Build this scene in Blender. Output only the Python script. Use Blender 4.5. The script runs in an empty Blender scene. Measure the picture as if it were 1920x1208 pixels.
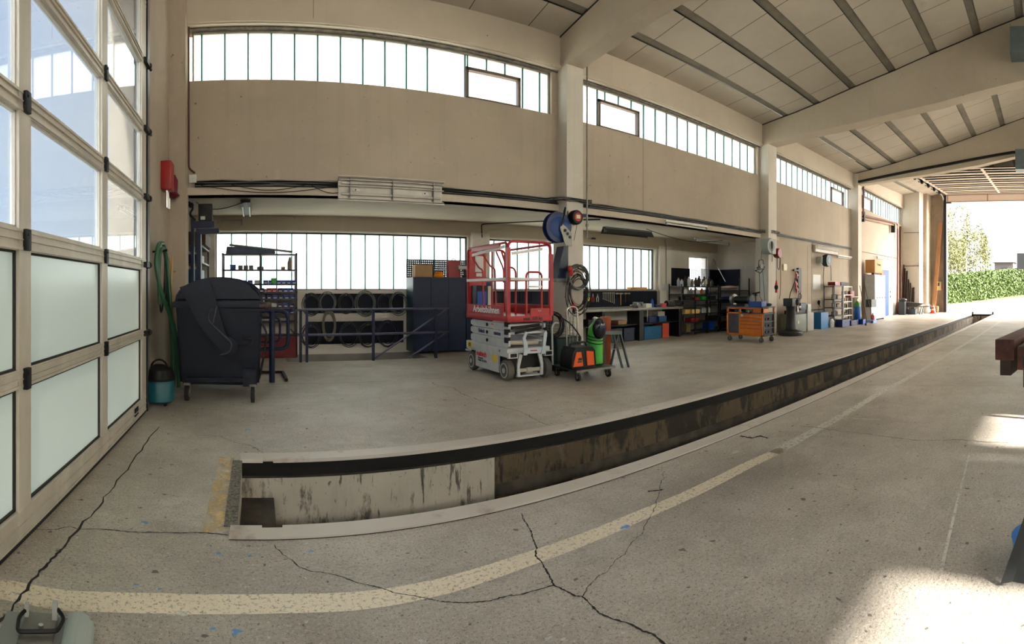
SKY = 1.0; SUN = 8.0; EXPO = 1.95
import bpy, bmesh, math, random
from mathutils import Vector, Matrix
random.seed(7)
C = bpy.context.scene.collection
PI = math.pi
EYE = 1.4
# ---- places read off the photograph: azimuth of a column, and points on known planes
def az(x): return (x-480)/945.0
def onY(x, y, Y):
    a = az(x); return Vector((Y*math.tan(a), Y, EYE+(542-y)/945.0*Y/math.cos(a)))
def onX(x, y, X):
    a = az(x); return Vector((X, X/math.tan(a), EYE+(542-y)/945.0*X/math.sin(a)))
def onF(x, y, z=0.0):
    a = az(x); r = (EYE-z)*945.0/(y-542); return Vector((r*math.sin(a), r*math.cos(a), z))
def rad(x, y, r):
    a = az(x); return Vector((r*math.sin(a), r*math.cos(a), EYE+(542-y)/945.0*r))
# ---------------------------------------------------------------- materials
MATS = {}
def mat(name, col, rough=0.6, metal=0.0, var=0.0, scale=6.0, col2=None, bump=0.0, bscale=60.0, emit=None, spec=None, streak=False, thr=None):
    if name in MATS: return MATS[name]
    m = bpy.data.materials.new(name); m.use_nodes = True; nt = m.node_tree; N = nt.nodes; L = nt.links
    b = N['Principled BSDF']
    b.inputs['Base Color'].default_value = (*col, 1); b.inputs['Roughness'].default_value = rough; b.inputs['Metallic'].default_value = metal
    if spec is not None: b.inputs['Specular IOR Level'].default_value = spec
    if var > 0 or col2:
        tc = N.new('ShaderNodeTexCoord'); mp = N.new('ShaderNodeMapping'); L.new(tc.outputs['Object'], mp.inputs[0])
        if streak: mp.inputs['Scale'].default_value = (1, 1, .12)
        n = N.new('ShaderNodeTexNoise'); n.inputs['Scale'].default_value = scale; n.inputs['Detail'].default_value = 7; n.inputs['Roughness'].default_value = .65
        L.new(mp.outputs[0], n.inputs['Vector'])
        r = N.new('ShaderNodeValToRGB'); lo, hi = thr or (.35, .68)
        r.color_ramp.elements[0].position = lo; r.color_ramp.elements[1].position = hi
        c2 = col2 or tuple(max(0, c*(1-var)) for c in col)
        r.color_ramp.elements[0].color = (*c2, 1); r.color_ramp.elements[1].color = (*col, 1)
        L.new(n.outputs['Fac'], r.inputs[0]); L.new(r.outputs[0], b.inputs['Base Color'])
        if bump:
            n2 = N.new('ShaderNodeTexNoise'); n2.inputs['Scale'].default_value = bscale; n2.inputs['Detail'].default_value = 4
            L.new(tc.outputs['Object'], n2.inputs['Vector'])
            bp = N.new('ShaderNodeBump'); bp.inputs['Strength'].default_value = bump; bp.inputs['Distance'].default_value = .01
            L.new(n2.outputs['Fac'], bp.inputs['Height']); L.new(bp.outputs[0], b.inputs['Normal'])
    if emit:
        b.inputs['Emission Color'].default_value = (*col, 1); b.inputs['Emission Strength'].default_value = emit
    MATS[name] = m; return m
def srgb(r, g, b):
    f = lambda c: ((c/255+.055)/1.055)**2.4 if c > 10 else c/255/12.92
    return (f(r), f(g), f(b))
def mixc(a, b, t): return tuple(x*(1-t)+y*t for x, y in zip(a, b))
def plaster(name, base, dirt, s1=.35, streaks=.35, speck=True):
    m = bpy.data.materials.new(name); m.use_nodes = True; nt = m.node_tree; N = nt.nodes; L = nt.links
    b = N['Principled BSDF']; b.inputs['Roughness'].default_value = .85
    g = N.new('ShaderNodeNewGeometry')
    def noise(scale, sc=(1, 1, 1), det=6, ro=.6):
        mp = N.new('ShaderNodeMapping'); mp.inputs['Scale'].default_value = sc; L.new(g.outputs['Position'], mp.inputs[0])
        n = N.new('ShaderNodeTexNoise'); n.inputs['Scale'].default_value = scale; n.inputs['Detail'].default_value = det; n.inputs['Roughness'].default_value = ro
        L.new(mp.outputs[0], n.inputs['Vector']); return n.outputs['Fac']
    def ramp(src, lo, hi, a=0.0, z=1.0):
        r = N.new('ShaderNodeMapRange'); r.inputs[1].default_value = lo; r.inputs[2].default_value = hi; r.inputs[3].default_value = a; r.inputs[4].default_value = z
        L.new(src, r.inputs[0]); return r.outputs[0]
    def mix(a, c, f):
        x = N.new('ShaderNodeMix'); x.data_type = 'RGBA'
        L.new(f, x.inputs[0])
        if isinstance(a, tuple): x.inputs[6].default_value = (*a, 1)
        else: L.new(a, x.inputs[6])
        x.inputs[7].default_value = (*c, 1); return x.outputs[2]
    c = mix(base, mixc(base, dirt, .45), ramp(noise(s1), .35, .7))
    c = mix(c, mixc(base, dirt, .8), ramp(noise(1.6, (3.2, 3.2, .13), 8, .7), .52, .8, 0, streaks))
    c = mix(c, mixc(base, (1, .97, .9), .25), ramp(noise(2.3, (1, 1, 1), 8, .7), .58, .75, 0, .35))
    if speck: c = mix(c, tuple(x*.3 for x in dirt), ramp(noise(14, (1, 1, 1), 3, .5), .72, .76, 0, .75))
    L.new(c, b.inputs['Base Color'])
    bp = N.new('ShaderNodeBump'); bp.inputs['Strength'].default_value = .25; bp.inputs['Distance'].default_value = .01
    L.new(noise(45, det=3), bp.inputs['Height']); L.new(bp.outputs[0], b.inputs['Normal'])
    MATS[name] = m; return m
WALL = plaster('wall_plaster', (.50, .42, .328), (.25, .205, .15))
WHITEWALL = plaster('whitewash', (.72, .67, .59), (.38, .33, .26))
BEAM = plaster('concrete_beam', (.60, .52, .415), (.35, .29, .22), streaks=.2)
DIRTY = plaster('dirty_plaster', (.42, .34, .25), (.10, .07, .045), .8, .9)
def ceil_mat():
    m = plaster('ceiling_board', (.55, .49, .41), (.34, .29, .23), .5, .1, False)
    nt = m.node_tree; N = nt.nodes; L = nt.links; b = N['Principled BSDF']
    src = b.inputs['Base Color'].links[0].from_socket
    g = N.new('ShaderNodeNewGeometry'); sx = N.new('ShaderNodeSeparateXYZ'); L.new(g.outputs['Position'], sx.inputs[0])
    md = N.new('ShaderNodeMath'); md.operation = 'MODULO'; md.inputs[1].default_value = 1.22
    ad = N.new('ShaderNodeMath'); ad.operation = 'ADD'; ad.inputs[1].default_value = 50.02
    L.new(sx.outputs[0], ad.inputs[0]); L.new(ad.outputs[0], md.inputs[0])
    lt = N.new('ShaderNodeMath'); lt.operation = 'LESS_THAN'; lt.inputs[1].default_value = .016; L.new(md.outputs[0], lt.inputs[0])
    x = N.new('ShaderNodeMix'); x.data_type = 'RGBA'; L.new(lt.outputs[0], x.inputs[0]); L.new(src, x.inputs[6]); x.inputs[7].default_value = (.07, .055, .04, 1)
    L.new(x.outputs[2], b.inputs['Base Color']); return m
CEIL = ceil_mat()
STRIP = mat('ceiling_strip', srgb(142, 135, 121), .8, var=.3, scale=1.5)
def floor_mat():
    m = bpy.data.materials.new('concrete_floor'); m.use_nodes = True; nt = m.node_tree; N = nt.nodes; L = nt.links
    b = N['Principled BSDF']; g = N.new('ShaderNodeNewGeometry')
    def noise(scale, sc=(1, 1, 1), det=6, ro=.6):
        mp = N.new('ShaderNodeMapping'); mp.inputs['Scale'].default_value = sc; L.new(g.outputs['Position'], mp.inputs[0])
        n = N.new('ShaderNodeTexNoise'); n.inputs['Scale'].default_value = scale; n.inputs['Detail'].default_value = det; n.inputs['Roughness'].default_value = ro
        L.new(mp.outputs[0], n.inputs['Vector']); return n.outputs['Fac']
    def ramp(src, lo, hi, a=0.0, z=1.0):
        r = N.new('ShaderNodeMapRange'); r.inputs[1].default_value = lo; r.inputs[2].default_value = hi; r.inputs[3].default_value = a; r.inputs[4].default_value = z
        L.new(src, r.inputs[0]); return r.outputs[0]
    def mix(a, c, f):
        x = N.new('ShaderNodeMix'); x.data_type = 'RGBA'; L.new(f, x.inputs[0])
        if isinstance(a, tuple): x.inputs[6].default_value = (*a, 1)
        else: L.new(a, x.inputs[6])
        x.inputs[7].default_value = (*c, 1); return x.outputs[2]
    c = mix((.66, .61, .53), (.42, .375, .31), ramp(noise(.7, det=9, ro=.7), .36, .62))
    c = mix(c, (.36, .325, .28), ramp(noise(2.6, (1, 1.8, 1), 9, .8), .50, .70, 0, .75))
    c = mix(c, (.86, .80, .70), ramp(noise(48, det=5, ro=.95), .53, .64, 0, .8))
    c = mix(c, (.09, .075, .055), ramp(noise(62, det=4, ro=.95), .535, .63, 0, .95))
    c = mix(c, (.22, .19, .15), ramp(noise(9, (1, 1, 1), 9, .9), .53, .68, 0, .6))
    c = mix(c, (.07, .055, .04), ramp(noise(17, (1, 1, 1), 2, .4), .70, .735, 0, .8))
    c = mix(c, (.72, .69, .62), ramp(noise(31, (1, 1, 1), 1, .4), .73, .75, 0, .8))
    L.new(c, b.inputs['Base Color'])
    L.new(ramp(noise(1.2, det=5), .35, .7, .30, .55), b.inputs['Roughness'])
    bp = N.new('ShaderNodeBump'); bp.inputs['Strength'].default_value = .35; bp.inputs['Distance'].default_value = .006
    bp.inputs['Strength'].default_value = .6; bp.inputs['Distance'].default_value = .012; L.new(noise(42, det=5, ro=.85), bp.inputs['Height']); L.new(bp.outputs[0], b.inputs['Normal'])
    MATS['floor'] = m; return m
FLOOR = floor_mat()
def worn(name, col, thr=(.46, .56), scale=9, alpha=.9):
    m = bpy.data.materials.new(name); m.use_nodes = True; nt = m.node_tree; N = nt.nodes; L = nt.links
    b = N['Principled BSDF']; b.inputs['Roughness'].default_value = .42; b.inputs['Base Color'].default_value = (*col, 1)
    g = N.new('ShaderNodeNewGeometry'); n = N.new('ShaderNodeTexNoise'); n.inputs['Scale'].default_value = scale; n.inputs['Detail'].default_value = 9; n.inputs['Roughness'].default_value = .8
    L.new(g.outputs['Position'], n.inputs['Vector'])
    r = N.new('ShaderNodeMapRange'); r.inputs[1].default_value = thr[0]; r.inputs[2].default_value = thr[1]; r.inputs[4].default_value = alpha
    L.new(n.outputs['Fac'], r.inputs[0]); L.new(r.outputs[0], b.inputs['Alpha']); MATS[name] = m; return m
YELLOW = worn('worn_yellow_paint', (1.0, .88, .68), (.37, .47), 45)
YELLOW2 = worn('worn_ochre_paint', srgb(238, 206, 142), (.36, .66), 6, .75)
PALE = worn('worn_pale_paint', (.95, .93, .84), (.30, .5), 22, .75)
BLUEP = mat('blue_paint_spill', srgb(110, 165, 215), .6)
CRACK = mat('crack_shadow', (.035, .03, .025), .95)
STEEL = mat('worn_steel', srgb(150, 146, 138), .45, .6, .35, 7)
PLATE = mat('edge_plate', srgb(206, 198, 188), .5, .1, .0, 3, col2=srgb(150, 128, 110), thr=(.22, .42))
DSTEEL = mat('dark_steel', (.016, .014, .014), .5, .3, .4, 5)
RUST = mat('rusty_steel', srgb(112, 62, 42), .6, .3, .0, 9, col2=srgb(50, 30, 24))
BLACK = mat('black_plastic', (.009, .009, .010), .5, spec=.3)
RUBBER = mat('black_rubber', (.012, .012, .012), .8)
NAVY = mat('navy_paint', (.007, .016, .055), .45, var=.35, scale=4, spec=.35)
NAVYD = mat('dark_navy_board', (.006, .008, .018), .6, var=.3, scale=3, spec=.2)
ALU = mat('door_aluminium', srgb(222, 215, 201), .5, .1, .22, 5, streak=True)
GASKET = mat('rubber_gasket', (.02, .017, .014), .8)
RED = mat('red_paint', srgb(176, 34, 34), .4, var=.3, scale=5)
WHITE = mat('white_paint', srgb(222, 222, 216), .45, var=.15, scale=6)
GREY = mat('grey_paint', srgb(130, 130, 126), .5, var=.25, scale=6)
LGREY = mat('light_grey_paint', srgb(196, 198, 196), .45, var=.18, scale=6)
DGREY = mat('dark_grey_paint', srgb(44, 46, 48), .5, var=.3, scale=6)
BLUE = mat('bright_blue_plastic', (.006, .06, .36), .4)
MBLUE = mat('mid_blue_plastic', srgb(22, 90, 140), .45, var=.2, scale=8)
DBLUE = mat('deep_blue_plastic', (.006, .014, .10), .4)
GREEN = mat('green_plastic', srgb(30, 160, 50), .4)
LGREEN = mat('bright_green_enamel', srgb(70, 190, 60), .4, var=.15, scale=4)
ORANGE = mat('orange_paint', srgb(226, 122, 34), .4, var=.25, scale=5)
WELDOR = mat('orange_plastic', srgb(236, 92, 24), .4)
CARD = mat('cardboard', srgb(176, 138, 98), .8, var=.2, scale=5)
WOOD = mat('pine_wood', srgb(206, 150, 88), .6, var=.25, scale=4, streak=True)
BROWN = mat('brown_board', srgb(92, 62, 44), .7, var=.3, scale=4)
CHROME = mat('bright_metal', (.62, .60, .57), .25, .9)
CONC = mat('bare_concrete', srgb(150, 146, 138), .85, var=.3, scale=2.5, bump=.3)
def stained(name, base, dark, thr):
    m = plaster(name, base, mixc(base, dark, .6), 1.1, .9); nt = m.node_tree; N = nt.nodes; L = nt.links; b = N['Principled BSDF']
    src = b.inputs['Base Color'].links[0].from_socket; g = N.new('ShaderNodeNewGeometry')
    for sc, s3, lo, hi, k in ((2.6, (1, 1, .35), thr, thr+.06, .8), (9, (1.6, 1, .22), .58, .63, .85), (22, (1, 1, .6), .62, .68, .7)):
        mp = N.new('ShaderNodeMapping'); mp.inputs['Scale'].default_value = s3; L.new(g.outputs['Position'], mp.inputs[0])
        n = N.new('ShaderNodeTexNoise'); n.inputs['Scale'].default_value = sc; n.inputs['Detail'].default_value = 9; n.inputs['Roughness'].default_value = .72; L.new(mp.outputs[0], n.inputs['Vector'])
        r = N.new('ShaderNodeMapRange'); r.inputs[1].default_value = lo; r.inputs[2].default_value = hi; r.inputs[4].default_value = k; L.new(n.outputs['Fac'], r.inputs[0])
        x = N.new('ShaderNodeMix'); x.data_type = 'RGBA'; L.new(r.outputs[0], x.inputs[0]); L.new(src, x.inputs[6]); x.inputs[7].default_value = (*dark, 1); src = x.outputs[2]
    L.new(src, b.inputs['Base Color']); return m
PITW = stained('pit_concrete', srgb(196, 188, 172), (.05, .043, .035), .545)
PITS = stained('stained_shaded_pit_wall', srgb(98, 84, 62), (.008, .006, .005), .47)  # oil stains and the pit's deepening shade, painted as one darker wall
PITD = mat('oily_pit_concrete', srgb(84, 76, 64), .7, var=.75, scale=4, bump=.4)
PAPER = mat('paper', srgb(238, 238, 236), .7)
TXTW = mat('white_lettering', srgb(240, 240, 238), .5)
TXTB = mat('navy_lettering', srgb(30, 34, 100), .5)
TXTR = mat('red_lettering', srgb(214, 30, 40), .5)
TXTK = mat('black_lettering', (.02, .02, .02), .5)
YEL = mat('yellow_sticker', srgb(240, 200, 40), .5)
REDC = mat('red_plastic', srgb(190, 30, 34), .4)
# glass
def glazing(name, trans, mixf, tcol, rough=.0, gloss=.12):
    m = bpy.data.materials.new(name); m.use_nodes = True; nt = m.node_tree; N = nt.nodes; L = nt.links
    for n in list(N):
        if n.type != 'OUTPUT_MATERIAL': N.remove(n)
    out = [n for n in N if n.type == 'OUTPUT_MATERIAL'][0]
    t = N.new('ShaderNodeBsdfTransparent'); t.inputs[0].default_value = (*tcol, 1)
    last = t.outputs[0]
    if mixf > 0:
        tr = N.new('ShaderNodeBsdfTranslucent'); tr.inputs[0].default_value = (*trans, 1)
        mx = N.new('ShaderNodeMixShader'); mx.inputs[0].default_value = mixf; L.new(last, mx.inputs[1]); L.new(tr.outputs[0], mx.inputs[2]); last = mx.outputs[0]
    gl = N.new('ShaderNodeBsdfGlossy'); gl.inputs['Roughness'].default_value = rough; gl.inputs[0].default_value = (1, 1, 1, 1)
    lw = N.new('ShaderNodeLayerWeight'); lw.inputs[0].default_value = .5
    pw = N.new('ShaderNodeMath'); pw.operation = 'POWER'; pw.inputs[1].default_value = 4; L.new(lw.outputs['Facing'], pw.inputs[0])
    ml = N.new('ShaderNodeMath'); ml.operation = 'MULTIPLY_ADD'; ml.inputs[1].default_value = .7; ml.inputs[2].default_value = gloss*.4; L.new(pw.outputs[0], ml.inputs[0])
    mx = N.new('ShaderNodeMixShader'); L.new(ml.outputs[0], mx.inputs[0]); L.new(last, mx.inputs[1]); L.new(gl.outputs[0], mx.inputs[2])
    L.new(mx.outputs[0], out.inputs[0]); MATS[name] = m; return m
UGLASS = glazing('channel_glass', (.92, .98, .97), .6, (.93, .98, .98), .2)
UEDGE = glazing('channel_glass_edge', (.10, .26, .23), .97, (.02, .05, .045), .2)
UGLASSF = glazing('sunlit_channel_glass', (.95, .96, .94), 1.0, (.9, .9, .9), .2)
CLEAR = glazing('clear_pane', (1, 1, 1), 0, (.93, .95, .97), 0.0, .13)
FROST = glazing('frosted_infill', (.275, .295, .275), .96, (.3, .33, .3), .3, .1)
DOORGL = glazing('dusty_tinted_pane', (.4, .45, .5), .06, (.43, .465, .495), 0.0, .14)
# ---------------------------------------------------------------- mesh helper
class MB:
    def __init__(s): s.b = bmesh.new(); s.mi = 0
    def _cl(s, vs):
        fs = set()
        for v in vs:
            for f in v.link_faces: fs.add(f)
        for f in fs: f.material_index = s.mi
    def box(s, x0, y0, z0, x1, y1, z1, rot=None, bev=0.0):
        c = Vector(((x0+x1)/2, (y0+y1)/2, (z0+z1)/2))
        M = Matrix.Translation(c) @ (rot.to_4x4() if rot else Matrix()) @ Matrix.Diagonal((abs(x1-x0), abs(y1-y0), abs(z1-z0), 1))
        r = bmesh.ops.create_cube(s.b, size=1, matrix=M); s._cl(r['verts'])
        if bev:
            es = list({e for v in r['verts'] for e in v.link_edges})
            q = bmesh.ops.bevel(s.b, geom=es, offset=bev, segments=2, affect='EDGES', profile=.7)
            for f in q['faces']: f.material_index = s.mi
        return s
    def bar(s, p, q, w, h=None, up=(0, 0, 1)):
        p = Vector(p); q = Vector(q); h = h or w; d = q-p; L = d.length; d.normalize(); u = Vector(up)
        if abs(d.dot(u)) > .98: u = Vector((1, 0, 0))
        x = d.cross(u).normalized(); z = x.cross(d).normalized()
        R = Matrix((x, d, z)).transposed().to_4x4()
        M = Matrix.Translation((p+q)/2) @ R @ Matrix.Diagonal((w, L, h, 1))
        r = bmesh.ops.create_cube(s.b, size=1, matrix=M); s._cl(r['verts']); return s
    def cyl(s, p, q, r, r2=None, n=14, cap=True):
        p = Vector(p); q = Vector(q); d = q-p; L = d.length
        M = Matrix.Translation((p+q)/2) @ d.to_track_quat('Z', 'Y').to_matrix().to_4x4()
        k = bmesh.ops.create_cone(s.b, cap_ends=cap, segments=n, radius1=r, radius2=r if r2 is None else r2, depth=L, matrix=M); s._cl(k['verts']); return s
    def ball(s, c, r, sc=(1, 1, 1), n=12, rot=None):
        M = Matrix.Translation(c) @ (rot.to_4x4() if rot else Matrix()) @ Matrix.Diagonal((*sc, 1))
        k = bmesh.ops.create_uvsphere(s.b, u_segments=n, v_segments=max(6, n//2), radius=r, matrix=M); s._cl(k['verts']); return s
    def tube(s, pts, r, n=6, closed=False):
        P = [Vector(p) for p in pts]; m = len(P)
        rings = []; u = None
        for i, p in enumerate(P):
            a = P[(i-1) % m] if (i > 0 or closed) else p
            c = P[(i+1) % m] if (i < m-1 or closed) else p
            t = (c-a)
            if t.length < 1e-9: t = Vector((0, 0, 1))
            t.normalize()
            if u is None:
                u = t.orthogonal().normalized()
            u = (u - t*u.dot(t))
            if u.length < 1e-6: u = t.orthogonal()
            u.normalize(); w = t.cross(u)
            rings.append([s.b.verts.new(p+(u*math.cos(2*PI*k/n)+w*math.sin(2*PI*k/n))*r) for k in range(n)])
        for i in range(m if closed else m-1):
            A = rings[i]; B = rings[(i+1) % m]
            for k in range(n):
                f = s.b.faces.new((A[k], A[(k+1) % n], B[(k+1) % n], B[k])); f.material_index = s.mi; f.smooth = True
        if not closed:
            for R in (rings[0][::-1], rings[-1]):
                f = s.b.faces.new(R); f.material_index = s.mi
        return s
    def prism(s, pts, axis, a, b):
        """pts: 2-D outline; axis 'x','y','z' extruded from a to b"""
        def v(u, w, t):
            return {'x': (t, u, w), 'y': (u, t, w), 'z': (u, w, t)}[axis]
        A = [s.b.verts.new(v(u, w, a)) for u, w in pts]; B = [s.b.verts.new(v(u, w, b)) for u, w in pts]
        n = len(pts)
        for F in ([A[::-1], B] + [[A[i], A[(i+1) % n], B[(i+1) % n], B[i]] for i in range(n)]):
            f = s.b.faces.new(F); f.material_index = s.mi
        return s
    def lathe(s, prof, c=(0, 0, 0), n=16, rot=None):
        M = Matrix.Translation(c) @ (rot.to_4x4() if rot else Matrix())
        R = [[s.b.verts.new(M @ Vector((r*math.cos(2*PI*k/n), r*math.sin(2*PI*k/n), z))) for k in range(n)] for r, z in prof]
        for A, B in zip(R, R[1:]):
            for k in range(n):
                f = s.b.faces.new((A[k], A[(k+1) % n], B[(k+1) % n], B[k])); f.material_index = s.mi; f.smooth = True
        for F in (R[0][::-1], R[-1]):
            f = s.b.faces.new(F); f.material_index = s.mi
        return s
    def quad(s, *p):
        f = s.b.faces.new([s.b.verts.new(q) for q in p]); f.material_index = s.mi; return s
    def m(s, i): s.mi = i; return s
    def build(s, name, mats, parent=None, loc=None, rz=0.0, smooth=False):
        bmesh.ops.recalc_face_normals(s.b, faces=s.b.faces)
        me = bpy.data.meshes.new(name); s.b.to_mesh(me); s.b.free()
        for m in (mats if isinstance(mats, (list, tuple)) else [mats]): me.materials.append(m)
        me.shade_smooth(); me.set_sharp_from_angle(angle=math.radians(38))
        o = bpy.data.objects.new(name, me); C.objects.link(o)
        if parent: o.parent = parent
        if loc is not None: o.location = loc
        o.rotation_euler = (0, 0, rz) if rz else o.rotation_euler
        return o
def tag(o, label, cat, group=None, kind=None):
    o['label'] = label; o['category'] = cat
    if group: o['group'] = group
    if kind: o['kind'] = kind
    return o
def thing(name, label, cat, loc=(0, 0, 0), rz=0.0, group=None):
    o = bpy.data.objects.new(name, None); C.objects.link(o); o.location = loc; o.rotation_euler = (0, 0, rz); o.empty_display_size = .1
    return tag(o, label, cat, group)
def struct(name, mb, mats, parent=None):
    o = mb.build(name, mats, parent)
    if not parent: o['kind'] = 'structure'
    return o
def dup(root, loc, rz=0.0, label=None, group=None):
    r = root.copy(); C.objects.link(r); r.location = loc; r.rotation_euler = (0, 0, rz)
    if label: r['label'] = label
    if group: r['group'] = group
    for ch in list(root.children):
        c = ch.copy(); C.objects.link(c); c.parent = r
        for g in list(ch.children):
            d = g.copy(); C.objects.link(d); d.parent = c
    return r
def lettering(txt, size, m, parent, loc, rot, name='lettering', ext=.002, sx=1.0, bold=0.0):
    cu = bpy.data.curves.new('t', 'FONT'); cu.body = txt; cu.size = size; cu.extrude = ext; cu.align_x = 'CENTER'; cu.align_y = 'CENTER'; cu.offset = bold
    t = bpy.data.objects.new('t', cu); C.objects.link(t)
    dg = bpy.context.evaluated_depsgraph_get(); me = bpy.data.meshes.new_from_object(t.evaluated_get(dg))
    bpy.data.objects.remove(t); bpy.data.curves.remove(cu)
    me.materials.clear(); me.materials.append(m)
    o = bpy.data.objects.new(name, me); C.objects.link(o); o.parent = parent; o.location = loc; o.rotation_euler = rot; o.scale = (sx, 1, 1)
    return o
def arc(c, r, a0, a1, n, ax='xz'):
    o = []
    for i in range(n+1):
        a = a0+(a1-a0)*i/n; u, v = r*math.cos(a), r*math.sin(a)
        o.append(Vector(c)+Vector({'xz': (u, 0, v), 'yz': (0, u, v), 'xy': (u, v, 0)}[ax]))
    return o
def rounded(pts, r, n=5, closed=False):
    """polyline with rounded corners"""
    P = [Vector(p) for p in pts]; out = []; m = len(P)
    for i, p in enumerate(P):
        if not closed and i in (0, m-1): out.append(p); continue
        a = (P[i-1]-p); b = (P[(i+1) % m]-p); k = min(r, a.length*.49, b.length*.49)
        A = p+a.normalized()*k; B = p+b.normalized()*k
        for j in range(n+1):
            t = j/n; out.append(A*(1-t)**2+p*2*t*(1-t)+B*t*t)
    return out
def coil_pts(c, r, loops, ax='xz', jit=.12, sx=.85, seed=0, n=18, thick=.04):
    rnd = random.Random(seed); out = []
    ph = [rnd.uniform(0, 6) for _ in range(4)]
    for i in range(loops*n+1):
        t = i/n; a = 2*PI*t+PI/2
        k = 1+jit*math.sin(t*2.3+ph[0])+jit*.5*math.sin(t*5.1+ph[1])
        u = r*sx*k*math.cos(a); v = r*k*math.sin(a)-r*.25*jit*math.sin(t*1.7+ph[2]); w = thick*math.sin(t*3.1+ph[3])
        out.append(Vector(c)+Vector({'xz': (u, w, v), 'yz': (w, u, v)}[ax]))
    return out
# ================================================================ CAMERA: a panorama photographed by turning in place
cd = bpy.data.cameras.new('Camera'); cam = bpy.data.objects.new('Camera', cd); C.objects.link(cam)
cd.type = 'PANO'; cd.panorama_type = 'CENTRAL_CYLINDRICAL'
cd.central_cylindrical_range_u_min = -960/945.0; cd.central_cylindrical_range_u_max = 960/945.0
cd.central_cylindrical_range_v_min = -(1208-542)/945.0; cd.central_cylindrical_range_v_max = 542/945.0
cd.central_cylindrical_radius = 1.0
cam.location = (0, 0, EYE); cam.rotation_euler = (PI/2, 0, -(960-480)/945.0); cd.clip_start = .02; cd.clip_end = 500
S = bpy.context.scene; S.camera = cam
# ================================================================ LIGHT
W = bpy.data.worlds.new('World'); S.world = W; W.use_nodes = True
nt = W.node_tree; N = nt.nodes; L = nt.links; bg = N['Background']
tc = N.new('ShaderNodeTexCoord'); sp = N.new('ShaderNodeSeparateXYZ'); L.new(tc.outputs['Generated'], sp.inputs[0])
mr = N.new('ShaderNodeMapRange'); L.new(sp.outputs[0], mr.inputs[0]); mr.inputs[1].default_value = -.95; mr.inputs[2].default_value = .15; mr.interpolation_type = 'SMOOTHSTEP'
el = N.new('ShaderNodeMapRange'); L.new(sp.outputs[2], el.inputs[0]); el.inputs[1].default_value = -.02; el.inputs[2].default_value = .6
r1 = N.new('ShaderNodeValToRGB'); L.new(el.outputs[0], r1.inputs[0])
r1.color_ramp.elements[0].color = (.62, .72, .86, 1); r1.color_ramp.elements[1].color = (.24, .40, .80, 1)
mp = N.new('ShaderNodeMapping'); mp.inputs['Scale'].default_value = (1, 1, 3.2); L.new(tc.outputs['Generated'], mp.inputs[0])
cn = N.new('ShaderNodeTexNoise'); cn.inputs['Scale'].default_value = 2.6; cn.inputs['Detail'].default_value = 8; L.new(mp.outputs[0], cn.inputs['Vector'])
cr = N.new('ShaderNodeMapRange'); L.new(cn.outputs['Fac'], cr.inputs[0]); cr.inputs[1].default_value = .45; cr.inputs[2].default_value = .75; cr.inputs[4].default_value = .7
mx = N.new('ShaderNodeMix'); mx.data_type = 'RGBA'; L.new(cr.outputs[0], mx.inputs[0]); L.new(r1.outputs[0], mx.inputs[6]); mx.inputs[7].default_value = (.72,.76,.82,1)
m2 = N.new('ShaderNodeMix'); m2.data_type = 'RGBA'; L.new(mr.outputs[0], m2.inputs[0]); L.new(mx.outputs[2], m2.inputs[6]); 
yr = N.new('ShaderNodeMapRange'); L.new(sp.outputs[1], yr.inputs[0]); yr.inputs[1].default_value = -.8; yr.inputs[2].default_value = .7; yr.interpolation_type = 'SMOOTHSTEP'
my = N.new('ShaderNodeMix'); my.data_type = 'RGBA'; L.new(yr.outputs[0], my.inputs[0]); my.inputs[6].default_value = (11.5, 10.8, 9.9, 1); my.inputs[7].default_value = (1.35, 1.33, 1.28, 1)
xr = N.new('ShaderNodeMapRange'); L.new(sp.outputs[0], xr.inputs[0]); xr.inputs[1].default_value = .6; xr.inputs[2].default_value = .95; xr.interpolation_type = 'SMOOTHSTEP'
mX = N.new('ShaderNodeMix'); mX.data_type = 'RGBA'; L.new(xr.outputs[0], mX.inputs[0]); L.new(my.outputs[2], mX.inputs[6]); mX.inputs[7].default_value = (.40, .405, .41, 1)
L.new(mX.outputs[2], m2.inputs[7])
L.new(m2.outputs[2], bg.inputs[0]); bg.inputs[1].default_value = SKY
sd = bpy.data.lights.new('Sun', 'SUN'); so = bpy.data.objects.new('Sun', sd); C.objects.link(so)
sd.energy = SUN; sd.angle = .02; sd.color = (1, .93, .84)
so.rotation_euler = Vector((.08, 1, -.5685)).to_track_quat('-Z', 'Y').to_euler(); so.location = (0, -20, 15)
def portal(name, c, nrm, w, h):
    a = bpy.data.lights.new(name, 'AREA'); a.shape = 'RECTANGLE'; a.size = w; a.size_y = h; a.cycles.is_portal = True
    o = bpy.data.objects.new(name, a); C.objects.link(o); o.location = c; o.rotation_euler = Vector(nrm).to_track_quat('-Z', 'Z').to_euler()
vs = S.view_settings; vs.view_transform = 'Standard'; vs.look = 'None'; vs.exposure = EXPO; vs.gamma = 1; vs.use_curve_mapping = False
S.cycles.max_bounces = 10; S.cycles.diffuse_bounces = 6; S.cycles.transparent_max_bounces = 12; S.cycles.transmission_bounces = 6
S.cycles.use_denoising = True; S.cycles.sample_clamp_indirect = 8; S.cycles.caustics_reflective = False; S.cycles.caustics_refractive = False
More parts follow.
